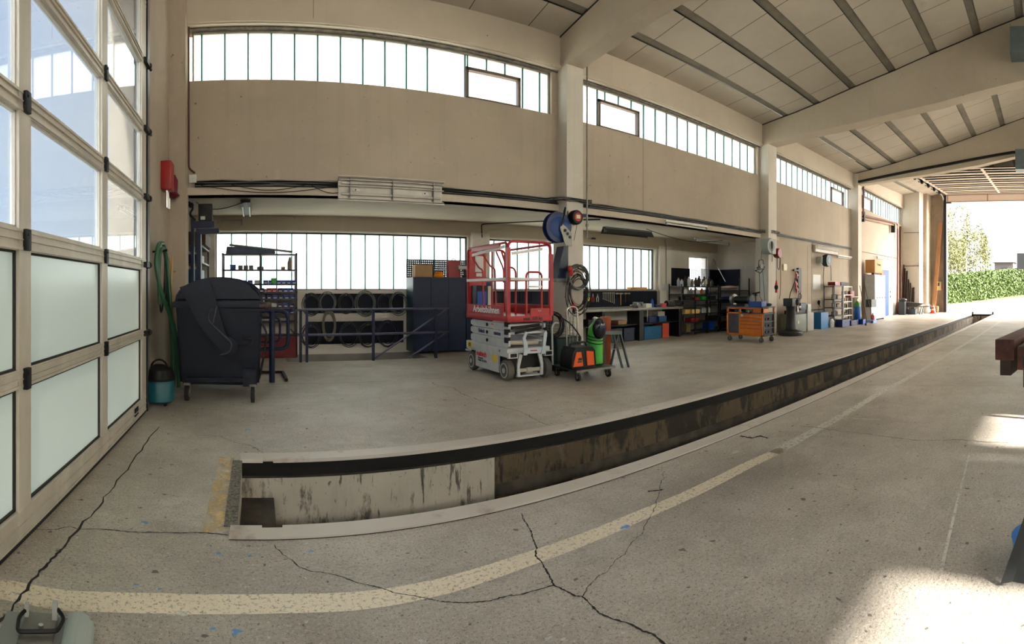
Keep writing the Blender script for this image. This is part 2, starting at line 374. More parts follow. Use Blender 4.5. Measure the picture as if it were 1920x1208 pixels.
# ================================================================ THE HALL
XL, XR, YB, YF = -1.39, 29.8, 8.25, -9.05          # left end, right end, long wall, opposite long wall
YA = 10.72                                         # back wall of the low annex
UP = [(8.25, 6.33), (7.0, 6.52), (6.2, 6.68), (4.0, 7.23), (2.3, 7.76), (.6, 8.35), (-.4, 8.62), (-1.4, 8.35), (-3.1, 7.76), (-4.8, 7.23), (-7.0, 6.68), (-7.8, 6.52), (-9.05, 6.33)]
LOW = [(8.25, 5.72), (5.0, 5.97), (2.8, 6.26), (.6, 6.72), (-.4, 6.82), (-1.4, 6.72), (-3.6, 6.26), (-5.8, 5.97), (-9.05, 5.72)]
def lerp(tab, y):
    t = sorted(tab)
    for (a, u), (b, v) in zip(t, t[1:]):
        if a <= y <= b: return u+(v-u)*(y-a)/(b-a)
    return t[0][1] if y < t[0][0] else t[-1][1]
def lift(x): return max(0, x-20.3)*.055
# --- floor with the inspection pit and the stairwell cut out, cracks and paint lines on it
PX0, PX1, PY0, PY1 = -.115, 27.6, 2.95, 4.10
SX0, SX1, SY0 = .6, 3.45, 9.66
f = MB()
def fq(x0, y0, x1, y1, z=0, k=0): f.m(k).quad((x0, y0, z), (x1, y0, z), (x1, y1, z), (x0, y1, z))
fq(XL, YF, XR+.6, PY0); fq(XL, PY0, PX0, PY1); fq(PX1, PY0, XR+.6, PY1); fq(XL, PY1, XR+.6, SY0)
fq(XL, SY0, SX0, YA+.2); fq(SX1, SY0, XR, YA+.2)
def path_mesh(pts, w0, w1, k, z=.0015, jit=.0, sub=6, seed=1):
    rnd = random.Random(seed); P = [onF(*p) for p in pts]; Q = []
    for a, b in zip(P, P[1:]):
        for i in range(sub):
            t = i/sub; q = a.lerp(b, t); L_ = (b-a).length
            d = (b-a).normalized(); nn = Vector((-d.y, d.x, 0)); Q.append(q+nn*rnd.uniform(-1, 1)*jit*min(1, L_*2))
    Q.append(P[-1]); prev = None
    for i, q in enumerate(Q):
        a = Q[max(0, i-1)]; b = Q[min(len(Q)-1, i+1)]; d = (b-a).normalized(); nn = Vector((-d.y, d.x, 0))
        w = (w0+(w1-w0)*i/len(Q))*.5*(rnd.uniform(.45, 1.5) if jit else 1)
        c = (q+nn*w, q-nn*w)
        c = [Vector((v.x, v.y, z)) for v in c]
        if prev: f.m(k).quad(prev[0], prev[1], c[1], c[0])
        prev = c
CR = [([(297, 800), (257, 854), (203, 925), (149, 989), (120, 1025), (97, 1050), (68, 1080), (20, 1145), (-20, 1190)], .010, .014),
 ([(62, 993), (100, 994), (130, 988), (149, 993), (178, 992), (210, 994), (240, 998), (270, 999), (300, 999), (340, 1000), (370, 999), (400, 1001), (428, 1004)], .004, .009),
 ([(513, 1023), (530, 1040), (545, 1050), (562, 1064), (580, 1071), (610, 1075), (640, 1082), (668, 1093), (690, 1098), (715, 1103), (740, 1113), (770, 1117), (800, 1123), (830, 1129), (860, 1131), (890, 1130), (920, 1127), (950, 1118), (980, 1115), (1010, 1106), (1038, 1098)], .005, .006),
 ([(978, 963), (982, 975), (990, 987), (997, 1000), (999, 1012), (1006, 1028), (1004, 1043), (1014, 1053), (1021, 1066), (1030, 1080), (1038, 1098), (1060, 1108), (1077, 1118), (1092, 1119), (1105, 1132), (1122, 1150), (1145, 1160), (1180, 1170), (1205, 1184), (1225, 1190), (1245, 1208), (1262, 1225)], .006, .011),
 ([(1092, 1119), (1102, 1102), (1118, 1084), (1140, 1072), (1155, 1050), (1172, 1040), (1184, 1018), (1205, 1000), (1209, 985), (1226, 958), (1232, 935), (1240, 910), (1246, 884)], .004, .003),
 ([(368, 817), (410, 818), (428, 825), (440, 830), (462, 834), (475, 838), (485, 845), (497, 852)], .003, .006),
 ([(810, 717), (816, 722), (835, 725), (850, 728), (865, 738), (880, 744), (902, 752), (920, 758), (945, 765), (970, 770), (988, 778), (1012, 792), (1030, 798)], .008, .006),
 ([(1500, 799), (1540, 803), (1570, 808), (1640, 816), (1674, 821), (1723, 826), (1760, 826), (1798, 825), (1850, 829), (1910, 832)], .006, .008),
 ([(1620, 722), (1680, 723), (1760, 723), (1890, 724)], .006, .008),
 ([(1388, 818), (1410, 822), (1425, 818), (1440, 822)], .03, .03), ([(1215, 922), (1235, 920), (1245, 918)], .02, .01)]
for i, (p, a, b) in enumerate(CR): path_mesh(p, a, b, 1, jit=.018, seed=i, sub=7)
f.m(1).quad((-1.2, 7.40, .0012), (3.1, 7.40, .0012), (3.1, 7.408, .0012), (-1.2, 7.408, .0012))
f.m(1).quad((4.6, 8.3, .0012), (12, 8.3, .0012), (12, 8.306, .0012), (4.6, 8.306, .0012))
YL = [(-40, 1100), (17, 1107), (118, 1126), (203, 1129), (304, 1131), (422, 1133), (520, 1132), (582, 1131), (660, 1128), (728, 1120), (837, 1098), (910, 1076), (983, 1051), (1093, 1012), (1198, 968), (1300, 924), (1399, 874), (1469, 841)]
path_mesh(YL, .155, .11, 2, z=.001, jit=.0)
path_mesh([(1450, 850), (1500, 823), (1580, 779), (1640, 743), (1699, 711)], .12, .09, 4, z=.001)
path_mesh([(1699, 711), (1760, 675), (1830, 633), (1900, 587), (1925, 572)], .09, .09, 4, z=.001)
path_mesh([(1764, 1072), (1791, 957), (1818, 850)], .02, .012, 4, z=.001)
path_mesh([(1560, 784), (1600, 785), (1650, 787)], .03, .02, 4, z=.001)
for q in ([(412, 857), (440, 857), (425, 995), (378, 1000)],): f.m(3).quad(*[Vector((*onF(*p)[:2], .0011)) for p in q])
rnd = random.Random(5)
def spot(x, y, r, k):
    c = onF(x, y); n = 9; vs_ = []
    for i in range(n):
        a = 2*PI*i/n; q = r*rnd.uniform(.5, 1.3); vs_.append((c.x+q*math.cos(a), c.y+.6*q*math.sin(a), .0013))
    f.m(k).quad(*vs_)
for x, y, r in ((271, 980, .022), (255, 1097, .016), (398, 1180, .016), (445, 1184, .022), (440, 1191, .014), (410, 1038, .02), (468, 1043, .017), (582, 1034, .018), (1171, 989, .03), (465, 806, .03), (420, 985, .02), (300, 1105, .012)): spot(x, y, r, 5)
for x, y, r in ((343, 1150, .03), (787, 1204, .025), (1027, 1198, .02), (1055, 1200, .014), (1873, 848, .02), (1870, 850, .012), (1380, 848, .05), (337, 964, .012), (258, 914, .02), (193, 965, .04), (1140, 775, .05), (1180, 772, .04)): spot(x, y, r, 4)
floor = struct('floor', f, [FLOOR, CRACK, YELLOW, YELLOW2, PALE, BLUEP])
# --- inspection pit
p = MB()
zb = -1.65
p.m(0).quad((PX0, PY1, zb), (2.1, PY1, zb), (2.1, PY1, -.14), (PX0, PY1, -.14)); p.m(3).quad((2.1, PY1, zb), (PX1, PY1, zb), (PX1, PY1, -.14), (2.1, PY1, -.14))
p.m(0).quad((PX0, PY0, zb), (PX1, PY0, zb), (PX1, PY0, 0), (PX0, PY0, 0))
p.m(0).quad((PX0, PY0, zb), (PX0, PY1, zb), (PX0, PY1, 0), (PX0, PY0, 0))
p.m(0).quad((PX1, PY0, zb), (PX1, PY1, zb), (PX1, PY1, 0), (PX1, PY0, 0))
p.m(1).quad((PX0, PY0, zb), (PX1, PY0, zb), (PX1, PY1, zb), (PX0, PY1, zb))
p.m(2).box(PX0, PY1+.06, -.145, PX1, PY1+.09, 0)                 # recessed dark steel rail along the far edge
p.m(1).quad((PX0, PY1, -.142), (PX1, PY1, -.142), (PX1, PY1+.08, -.142), (PX0, PY1+.08, -.142))
p.m(1).box(PX0, PY0, -1.65, .145, PY1, -.30)                     # top step block
p.m(1).box(.145, PY0, -1.65, .50, PY1, -.62)
p.m(1).box(.50, PY0, -1.65, .85, PY1, -.94); p.m(1).box(.85, PY0, -1.65, 1.2, PY1, -1.25)
p.m(1).box(2.1, PY1-.006, -.50, PX1, PY1+.01, -.385)             # dark channel in the far wall
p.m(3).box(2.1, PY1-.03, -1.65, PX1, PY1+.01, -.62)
p.m(1).box(3.6, PY1-.012, -.62, PX1, PY1+.01, -.50)
p.m(2).box(PX0-.02, PY1, -.145, PX0, PY1+.09, 0); p.m(2).box(PX1, PY1, -.145, PX1+.02, PY1+.09, 0)
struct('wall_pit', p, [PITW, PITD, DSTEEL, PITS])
q = MB()
q.m(0).prism([(-.15, 2.81), (27.7, 2.81), (27.7, 2.955), (.155, 2.955), (.155, 2.925), (.035, 2.925), (.035, 2.955), (-.15, 2.955)], 'z', -.015, .014)
q.m(1).box(-.15, 2.803, -.02, 27.7, 2.811, .002)
struct('trim_1', q, [PLATE, CRACK])
q = MB(); q.m(0).prism([(-.13, 4.26), (27.7, 4.26), (27.7, 4.095), (.14, 4.095), (.14, 4.13), (.055, 4.13), (.055, 4.095), (-.13, 4.095)], 'z', -.015, .014)
struct('trim_2', q, [PLATE])
q = MB(); q.m(0).box(-.19, 2.96, -.02, -.112, 4.10, .006); q.m(0).box(27.6, 2.8, -.02, 27.75, 4.25, .012); struct('trim_3', q, [mat('gravel_kerb', srgb(150, 144, 130), .9, col2=srgb(60, 55, 48), scale=60, bump=.6), ])
t = thing('pit_end_stop', 'black steel crossbar with two upright bolts at the far end of the pit', 'crossbar', (27.0, 3.5, 0))
MB().box(-.05, -.6, -.06, .05, .6, .03).build('crossbar', DSTEEL, t)
for s_ in (-1, 1): MB().cyl((0, s_*.55, .03), (0, s_*.55, .16), .05).build('bolt', DSTEEL, t)
g = MB(); g.tube(rounded([(4.3, 3.75, -.58), (9.3, 3.75, -.58)], .05), .06, 10); tag(g.build('drain_pipe', [GREY]), 'grey pipe lying along the inside of the pit behind the near edge plate', 'pipe')
g = MB(); g.tube(rounded([(4.0, 4.0, -.66), (7, 4.03, -.66), (16, 4.03, -.64), (24, 4.03, -.66)], .05), .025, 6); tag(g.build('air_hose', [RUBBER]), 'thin black hose running along the far wall of the pit', 'hose')
# --- stairwell
s = MB(); zs = -2.2
s.m(0).quad((SX0, YA, zs), (SX1, YA, zs), (SX1, YA, 0), (SX0, YA, 0)); s.quad((SX0, SY0, zs), (SX1, SY0, zs), (SX1, SY0, 0), (SX0, SY0, 0))
s.quad((SX0, SY0, zs), (SX0, YA, zs), (SX0, YA, 0), (SX0, SY0, 0)); s.quad((SX1, SY0, zs), (SX1, YA, zs), (SX1, YA, 0), (SX1, SY0, 0))
for k in range(9): s.box(SX1-.3*(k+1), SY0+.002, -2.2, SX1-.3*k, YA-.002, -.22*(k+1))
struct('wall_stairwell', s, CONC)
# --- left end wall with the big sectional door
DY0, DY1, DZ = -6.4, 5.6, 4.72
w = MB()
w.box(XL-.3, 5.62, 0, XL, YA+.3, 6.4); w.box(XL-.3, YF-.3, 0, XL, DY0, 9.2); w.box(XL-.3, DY0, DZ, XL, 5.62, 9.2); w.box(XL-.3, 5.62, 6.4, XL, YB+.3, 7.2)
struct('wall_left', w, [WALL])
# --- long wall: lintel zone, solid band, pillars
w = MB()
BAYS = [(-1.12, 5.62), (6.02, 12.82), (13.30, 20.02), (20.50, 27.65)]
WIN = [(-1.06, 5.49), (6.06, 12.72), (13.78, 20.0), (20.75, 27.6)]
def wtop(i): return 5.70 + (.30 if i == 3 else 0)
def wbot(i): return 4.83 + (.24 if i == 3 else 0)
for i, ((a, b), (c, d)) in enumerate(zip(BAYS, WIN)):
    zb_, zt = wbot(i), wtop(i)
    lo = 2.94 if i < 2 else 0
    w.box(a-.15, YB, lo, b+.15, YB+.28, zb_)                       # solid band
    if c-a > .08: w.box(a-.1, YB, zb_, c, YB+.28, zt)
    if b-d > .02: w.box(d, YB, zb_, b+.15, YB+.28, zt)
w.m(1).box(7.965, YB-.002, 3.0, 7.972, YB, 4.8); w.m(1).box(.93, YB-.102, 5.8, .936, YB-.1, 6.3); w.m(1).box(15.98, YB-.002, 0, 15.99, YB, 2.9); w.m(1).box(16.3, YB-.002, 0, 16.31, YB, 2.9)
struct('wall_back', w, [WALL, CRACK])
w = MB()
for i, (a, b) in enumerate(BAYS):
    z = wtop(i); w.m(0).box(a-.15, YB-.10, z, b+.15, YB+.28, 6.62+lift((a+b)/2)+.3); w.m(0).box(a-.12, YB-.14, z+.02, b+.12, YB-.09, z+.08)
    w.m(1).box(a, YB-.02, z-.025, b, YB+.25, z+.001)
struct('trim_4', w, [BEAM, mat('crumbled_edge', srgb(120, 106, 88), .9, col2=srgb(60, 56, 54), scale=8)])
w = MB(); w.box(XL-.05, 7.95, 0, -1.12, 8.3, 6.35)
struct('trim_5', w, [WALL])
for n, (x0, x1) in enumerate(((5.62, 6.02), (12.82, 13.3), (20.08, 20.5))):
    w = MB(); w.box(x0, 7.93, 0, x1, 8.4, 6.35+lift(x1), bev=.012); struct('trim_%d' % (6+n), w, [WHITEWALL])
w = MB(); w.box(27.65, 7.2, 0, 28.6, 8.5, 7.4, bev=.015); struct('trim_9', w, [WHITEWALL])
w = MB(); w.box(28.6, 7.0, 0, 28.9, 8.5, 7.5); w.box(29.75, YF-.3, 7.0, 30.05, 6.05, 9.6)
w.box(29.75, YF-.3, 0, 30.05, -5.95, 7.1); w.box(28.9, 7.0, 0, 30.05, 7.3, 7.5); w.box(29.75, 6.05, 0, 30.05, 7.3, 7.5)
struct('wall_right', w, [DIRTY])
# beams
def beam(n, x0, x1, dz=0.0, dl=0.0):
    w = MB(); up = [(y, z+dz) for y, z in UP]; lo = [(y, z+dz+dl) for y, z in LOW][::-1]
    w.prism(up+lo, 'x', x0, x1)
    for (y0_, z0_), (y1_, z1_) in zip(up, up[1:]):
        w.m(1).prism([(y0_, z0_-.012), (y1_, z1_-.012), (y1_, z1_+.02), (y0_, z0_+.02)], 'x', x0-.012, x0+.05); w.m(0)
    struct('trim_%d' % n, w, [BEAM, CRACK])
beam(10, 5.62, 6.02); beam(11, 12.82, 13.3); beam(12, 20.1, 20.5, 0, .12); beam(16, -1.9, -1.42)
# ceiling: profile split into boards and darker strips
def zc(x, y): return lerp(UP, y)+.015+lift(x)
w = MB(); ys = []; strips = [7.35, 6.32, 5.22, 4.08, 2.95, 1.80, .72]; strips += [-.8-y for y in strips]+[-.4]
cuts = set([YB+.3, YF-.3]+[y for y, _ in UP]);
for sy in strips: cuts |= {sy-.1, sy+.1}
cuts = sorted(cuts, reverse=True); xs = [XL-.4, 5.8, 13.06, 20.3, 24, 28, 30.2]
for a, b in zip(cuts, cuts[1:]):
    isS = any(abs((a+b)/2-sy) < .1 for sy in strips); o_ = .03 if isS else 0
    for x0, x1 in zip(xs, xs[1:]):
        w.m(1 if isS else 0).quad((x0, a, zc(x0, a)+o_), (x1, a, zc(x1, a)+o_), (x1, b, zc(x1, b)+o_), (x0, b, zc(x0, b)+o_))
    w.m(2).quad((xs[0], a, zc(0, a)+.5), (30.2, a, zc(30, a)+.5), (30.2, b, zc(30, b)+.5), (xs[0], b, zc(0, b)+.5))
struct('ceiling', w, [CEIL, STRIP, DGREY])
# --- annex: back wall, soffit, partition
AW = [(-.87, 4.80, 1.38, 2.62), (5.34, 10.86, 1.38, 2.60), (12.42, 13.42, 1.3, 2.50)]
w = MB(); x = XL
for a, b, z0, z1 in AW:
    w.box(x-.0, YA, 0, a, YA+.3, 3.0); w.box(a, YA, 0, b, YA+.3, z0); w.box(a, YA, z1, b, YA+.3, 3.0); x = b
w.box(x, YA, 0, 14.2, YA+.3, 3.0)
struct('wall_annex', w, [WHITEWALL])
w = MB(); w.box(XL, YB+.2, 2.95, 14.2, YA+.3, 3.15); struct('ceiling_annex', w, [mat('annex_soffit', (.56, .47, .35), .85, var=.15, scale=1.2)])
w = MB(); w.box(XL, YA-.05, 2.64, 14.0, YA+.02, 2.955); w.box(XL, YB-.05, 2.94, 13.9, YB+.25, 3.06); struct('trim_13', w, [BEAM])
w = MB(); w.box(13.9, YB+.2, 0, 14.1, YA+.1, 3.0); struct('wall_partition', w, [WHITEWALL])
w = MB(); w.box(4.84, YA-.12, 0, 5.30, YA+.05, 2.7); w.box(10.95, YA-.12, 0, 11.45, YA+.05, 2.7); struct('trim_14', w, [WHITEWALL])
# channel-glass windows: translucent strips with greenish edges
def channel_window(n, x0, x1, z0, z1, Y, pitch, fr, portal_n=(0, -1, 0), cas=None, off=0.0, ug=None):
    ug = ug or UGLASS
    e = bpy.data.objects.new('window_%d' % n, None); C.objects.link(e); e['kind'] = 'structure'; e.location = ((x0+x1)/2, Y, z0)
    ox = -(x0+x1)/2; M_ = MB(); E_ = MB(); xx = x0; k = 0
    xs_ = [x0]; x = x0+off
    while x < x1-.03:
        if x > x0+.02: xs_.append(x)
        x += pitch
    xs_.append(x1)
    for a, b in zip(xs_, xs_[1:]):
        segs = [(z0, z1)]
        if cas and a < cas[1]-.02 and b > cas[0]+.02:
            segs = [(cas[3], z1)] if cas[3] < z1-.03 else []
            if a < cas[0]-.02: M_.box(a+ox+.004, -.004, 0, cas[0]+ox-.003, .004, z1-z0); a = cas[0]
            if b > cas[1]+.02: M_.box(cas[1]+ox+.003, -.004, 0, b+ox-.004, .004, z1-z0)
            b = min(b, cas[1])
        for q0, q1 in segs: M_.box(a+ox+.004, -.004, q0-z0, b+ox-.004, .004, q1-z0)
        if a > x0+.01:
            if not (cas and cas[0] < a < cas[1]): E_.box(a+ox-.013, -.03, 0, a+ox+.013, .012, z1-z0)
            elif cas[3] < z1-.03: E_.box(a+ox-.012, -.03, cas[3]-z0, a+ox+.012, .012, z1-z0)
    M_.build('pane', [ug], e); E_.build('glazing_bar', [UEDGE], e)
    F_ = MB(); w_ = .035
    F_.box(x0+ox, -.04, z1-z0-w_, x1+ox, .04, z1-z0); F_.box(x0+ox, -.04, 0, x1+ox, .04, .02)
    F_.box(x0+ox, -.04, 0, x0+ox+w_*.7, .04, z1-z0); F_.box(x1+ox-w_*.7, -.04, 0, x1+ox, .04, z1-z0); F_.build('window_frame', [fr], e)
    if cas:
        c0, c1, q0, q1, opn = cas; K = MB(); t_ = .055
        for b_ in ((c0, q0, c1, q0+t_), (c0, q1-t_, c1, q1), (c0, q0, c0+t_, q1), (c1-t_, q0, c1, q1)): K.box(b_[0]+ox, -.07, b_[1]-z0, b_[2]+ox, .03, b_[3]-z0)
        K.build('casement_frame', [mat('bronze_frame', srgb(112, 98, 84), .5, .2, .2)], e)
        if not opn: MB().box(c0+ox+t_, -.008, q0-z0+t_, c1+ox-t_, .0, q1-z0-t_).build('casement_pane', [CLEAR], e)
    portal('window_portal', ((x0+x1)/2, Y+(.12 if Y > 0 else -.12), (z0+z1)/2), portal_n, x1-x0, z1-z0)
FR = mat('pale_frame', srgb(150, 142, 128), .6, .1, .3)
FRD = mat('dark_frame', srgb(48, 50, 56), .5, .2, .2)
CAS = [(3.68, 4.82, 4.83, 5.42, 0), (6.72, 7.92, 4.83, 5.44, 0), (18.2, 19.45, 4.83, 5.46, 0), (21.6, 22.95, 5.07, 5.72, 0)]
for i, (a, b) in enumerate(WIN):
    channel_window(i+1, a, b, wbot(i), wtop(i)-.02, YB+.13, .386, FR, cas=CAS[i], off=(.157, .1, .1, .1)[i])
channel_window(5, *AW[0][:4], YA+.14, .3235, FRD, off=.02)
channel_window(6, *AW[1][:4], YA+.14, .3235, FRD, off=.2)
e = bpy.data.objects.new('window_7', None); C.objects.link(e); e['kind'] = 'structure'; a, b, z0, z1 = AW[2]; e.location = (a, YA+.1, z0)
K = MB()
for q in ((0, 0, b-a, .07), (0, z1-z0-.07, b-a, z1-z0), (0, 0, .07, z1-z0), (b-a-.07, 0, b-a, z1-z0)): K.box(q[0], -.05, q[1], q[2], .05, q[3])
K.build('window_frame', [WHITE], e); MB().box(.07, -.005, .07, b-a-.07, .005, z1-z0-.07).build('pane', [CLEAR], e)
portal('window_portal', ((a+b)/2, YA+.25, (z0+z1)/2), (0, -1, 0), b-a, z1-z0)
# --- opposite long wall (behind the camera): same clerestory, unseen glazed doors added for fill light
w = MB(); WF = [(-1.06, 5.49), (6.06, 12.72), (13.4, 20.0), (20.6, 27.6)]
FILL_DOORS = [(7.2, 11.8), (14.6, 19.2), (21.6, 26.2)]
w.box(XL, YF-.28, 5.72, XR, YF, 6.9); w.box(XL, YF-.28, 0, FILL_DOORS[0][0], YF, 4.85)
for (a, b), (c, d) in zip(FILL_DOORS, FILL_DOORS[1:]+[(XR, XR)]): w.box(b, YF-.28, 0, c, YF, 4.85); w.box(a, YF-.28, 4.4, b, YF, 4.85)
for (a, b), (c, d) in zip([(XL, XL)]+WF, WF+[(XR, XR)]): w.box(b, YF-.28, 4.85, c, YF, 5.72)
struct('wall_front', w, [WALL])
FC = [(.36, 1.64, 4.85, 5.665, 1), (6.5, 7.7, 4.85, 5.5, 0), None, None]
for i, (a, b) in enumerate(WF):
    if i == 0:
        channel_window(10, a, 3.0, 4.85, 5.70, YF-.1, .386, FR, (0, 1, 0), ug=UGLASSF, cas=FC[0]); channel_window(14, 3.0, b, 4.85, 5.70, YF-.1, .386, FR, (0, 1, 0), ug=UGLASSF, cas=(3.68, 4.86, 4.85, 5.60, 1))
    else: channel_window(10+i, a, b, 4.85, 5.70, YF-.1, .386, FR, (0, 1, 0), ug=UGLASSF)
for k, (a, b) in enumerate(FILL_DOORS):
    e = bpy.data.objects.new('door_%d' % (4+k), None); C.objects.link(e); e['kind'] = 'structure'; e.location = (a, YF-.1, 0)
    F_ = MB()
    for j in range(7): F_.box(0, -.03, j*.72, b-a, .03, j*.72+.07)
    for j in range(5): xj = (b-a-.08)*j/4; F_.box(xj, -.03, 0, xj+.08, .03, 4.4)
    F_.build('door_frame', [ALU], e); MB().box(.02, -.01, .05, b-a-.02, .0, 4.38).build('infill_panel', [FROST], e)
    portal('door_portal', ((a+b)/2, YF-.3, 2.2), (0, 1, 0), b-a, 4.4)
# --- left sectional door
e = bpy.data.objects.new('door_1', None); C.objects.link(e); e['kind'] = 'structure'; e.location = (-1.25, 0, 0)
rails = [(.02, .185), (.85, .955), (1.61, 1.735), (2.375, 2.50), (3.14, 3.26), (3.90, 4.02), (4.6, 4.72)]
muls = [1.02+1.5*k for k in range(-5, 4)]
def ridge(z0, z1, nm):
    r = MB(); r.box(-.05, DY0, z0, 0.0, DY1, z1); zm = (z0+z1)/2
    r.box(-.01, DY0, zm-.004, .014, DY1, zm+.004); r.box(0.0, DY0, z0+.006, .012, DY1, z0+.022); r.box(0, DY0, z1-.022, .012, DY1, z1-.006)
    return r.build(nm, [ALU], e)
for z0, z1 in rails: ridge(z0, z1, 'rail')
for y in muls[:-1]:
    if y+.14 > DY0: MB().box(-.05, y-.075, .02, .008, y+.075, 4.72).build('mullion', [ALU], e)
MB().box(-.05, DY1-.2, .02, .008, DY1, 4.72).build('mullion', [ALU], e); MB().box(-.05, DY0, .02, .008, DY0+.2, 4.72).build('mullion', [ALU], e)
ym = [DY0+.2]+[m_ for m_ in muls[:-1] if m_ > DY0+.3]+[DY1-.2]
for r_, (z0, z1) in enumerate(zip([a[1] for a in rails], [a[0] for a in rails[1:]])):
    for a, b in zip(ym, ym[1:]):
        a_ = a+(.075 if a != ym[0] else 0); b_ = b-(.075 if b != ym[-1] else 0)
        o = MB().box(-.035, a_, z0, -.027, b_, z1).build('infill_panel' if r_ < 2 else 'glass_pane', [FROST if r_ < 2 else DOORGL], e)
        G_ = MB(); t_ = .012
        for q in ((a_, z0, b_, z0+t_), (a_, z1-t_, b_, z1), (a_, z0, a_+t_, z1), (b_-t_, z0, b_, z1)): G_.box(-.03, q[0], q[1], -.012, q[2], q[3])
        G_.build('gasket', [GASKET if r_ < 2 else ALU], e)
for z0, z1 in rails[1:-1]:
    for y in muls[:-1]:
        if y > -2: MB().box(.008, y-.03, (z0+z1)/2-.06, .035, y+.03, (z0+z1)/2+.06, bev=.008).cyl((.02, y-.015, (z0+z1)/2+.03), (.042, y-.015, (z0+z1)/2+.03), .009).build('hinge', [BLACK], e)
    B_ = MB(); B_.box(0, DY1-.12, (z0+z1)/2-.03, .05, DY1+.06, (z0+z1)/2+.03); B_.cyl((.03, DY1+.0, (z0+z1)/2), (.03, DY1+.16, (z0+z1)/2), .018); B_.ball((.03, DY1+.05, (z0+z1)/2), .04); B_.build('roller_bracket', [DSTEEL], e)
MB().box(-.002, 5.08, .07, .012, 5.22, .15).build('vent_slot', [BLACK], e)
K = MB(); K.box(-.05, DY1+.03, 0, .02, DY1+.06, 4.9); K.box(-.05, DY1+.16, 0, -.02, DY1+.20, 4.9); K.box(-.14, DY1+.02, 0, -.05, DY1+.36, 4.9); K.build('guide_track', [DSTEEL], e)
K = MB(); K.box(-.13, DY1+.22, 0, -.02, DY1+.34, 5.2); K.build('side_post', [GREY], e)
MB().box(-.05, DY0, 0.0, .01, DY1, .03).build('bottom_seal', [RUBBER], e)
portal('door_portal', (XL-.35, (DY0+DY1)/2, DZ/2), (1, 0, 0), DY1-DY0, DZ)
# --- right end door: open, its panels parked under the roof
e = bpy.data.objects.new('door_2', None); C.objects.link(e); e['kind'] = 'structure'; e.location = (0, 0, 0)
PINK = mat('warm_white_panel', srgb(232, 214, 200), .5)
def dz_(x): return 6.48+(x-20.6)*.058
for k in range(6):
    xa = 21.2+k*1.35; xb = xa+1.28
    if xb > 29.4: break
    F_ = MB(); r_ = lambda x0, x1, y0, y1: F_.prism([(x0, dz_(x0)), (x1, dz_(x1)), (x1, dz_(x1)+.028), (x0, dz_(x0)+.028)], 'y', y0, y1)
    r_(xa, xa+.13, -5.9, 6.0); r_(xb-.13, xb, -5.9, 6.0); r_((xa+xb)/2-.06, (xa+xb)/2+.06, -5.9, 6.0)
    for yy in (5.85, 2.75, -.35, -3.4): r_(xa+.13, xb-.13, yy, yy+.12)
    F_.build('door_frame', [PINK], e)
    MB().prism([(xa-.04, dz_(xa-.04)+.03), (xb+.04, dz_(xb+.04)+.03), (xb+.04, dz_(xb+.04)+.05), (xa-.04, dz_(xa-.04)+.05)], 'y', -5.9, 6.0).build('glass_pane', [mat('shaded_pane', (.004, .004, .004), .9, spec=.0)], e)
    MB().box(xa-.03, 6.0, dz_(xa)-.02, xa+.14, 6.28, dz_(xa)+.10).ball((xa+.05, 6.1, dz_(xa)-.05), .08).build('roller_bracket', [DSTEEL], e)
F_ = MB(); F_.box(29.45, -5.9, 6.55, 29.5, 6.0, 7.0)
F_.build('bottom_panel', [PINK], e)
F_ = MB()
for z_ in (6.56, 6.96): F_.box(29.42, -5.9, z_, 29.46, 6.0, z_+.03)
for yy in (5.9, 3.5, 1.1, -1.3, -3.7): F_.box(29.42, yy, 6.56, 29.46, yy+.05, 6.98)
F_.build('panel_trim', [mat('brown_trim', srgb(150, 105, 90), .6)], e)
MB().box(29.44, 5.7, 6.5, 29.52, 6.0, 6.58).build('bottom_bracket', [BLACK], e)
T_ = MB(); T_.tube(rounded([(21, 6.2, dz_(21)+.02), (28.6, 6.2, dz_(28.6)+.02), (29.6, 6.2, 6.9), (29.6, 6.2, 5.9), (29.6, 6.2, 0)], 1.0, 8), .035, 6); T_.build('guide_track', [LGREY], e)
MB().box(29.5, 6.02, 0, 29.75, 6.2, 7.0).build('door_jamb', [DSTEEL], e)
portal('door_portal', (30.3, .05, 3.4), (-1, 0, 0), 11.9, 6.9)
# rail under the third beam
K = MB(); K.prism([(7.9, 5.93), (4.0, 6.42), (1.4, 6.80), (.6, 6.84), (.6, 6.93), (1.4, 6.89), (4.0, 6.51), (7.9, 6.02)], 'x', 19.98, 20.1); o = K.build('trim_15', [DSTEEL]); o['kind'] = 'structure'
# --- outside
f = MB(); f.quad((30.4, -40, -.01), (40, -40, -.01), (40, 60, -.01), (30.4, 60, -.01)); f.quad((40, -40, -.01), (160, -40, 3.8), (160, 90, 3.8), (40, 60, -.01))
struct('floor_yard', f, [mat('sunlit_asphalt', srgb(112, 105, 97), .9, var=.12, scale=.6)])
f = MB(); f.quad((-60, -50, -.05), (XL-.3, -50, -.05), (XL-.3, 60, -.05), (-60, 60, -.05)); f.quad((XL-.3, YA+.3, -.05), (30, YA+.3, -.05), (30, 60, -.05), (XL-.3, 60, -.05)); f.quad((XL-.3, -50, -.05), (30, -50, -.05), (30, YF-.3, -.05), (XL-.3, YF-.3, -.05))
struct('floor_outside', f, [mat('yard_ground', srgb(150, 148, 138), .9, var=.2, scale=.4)])
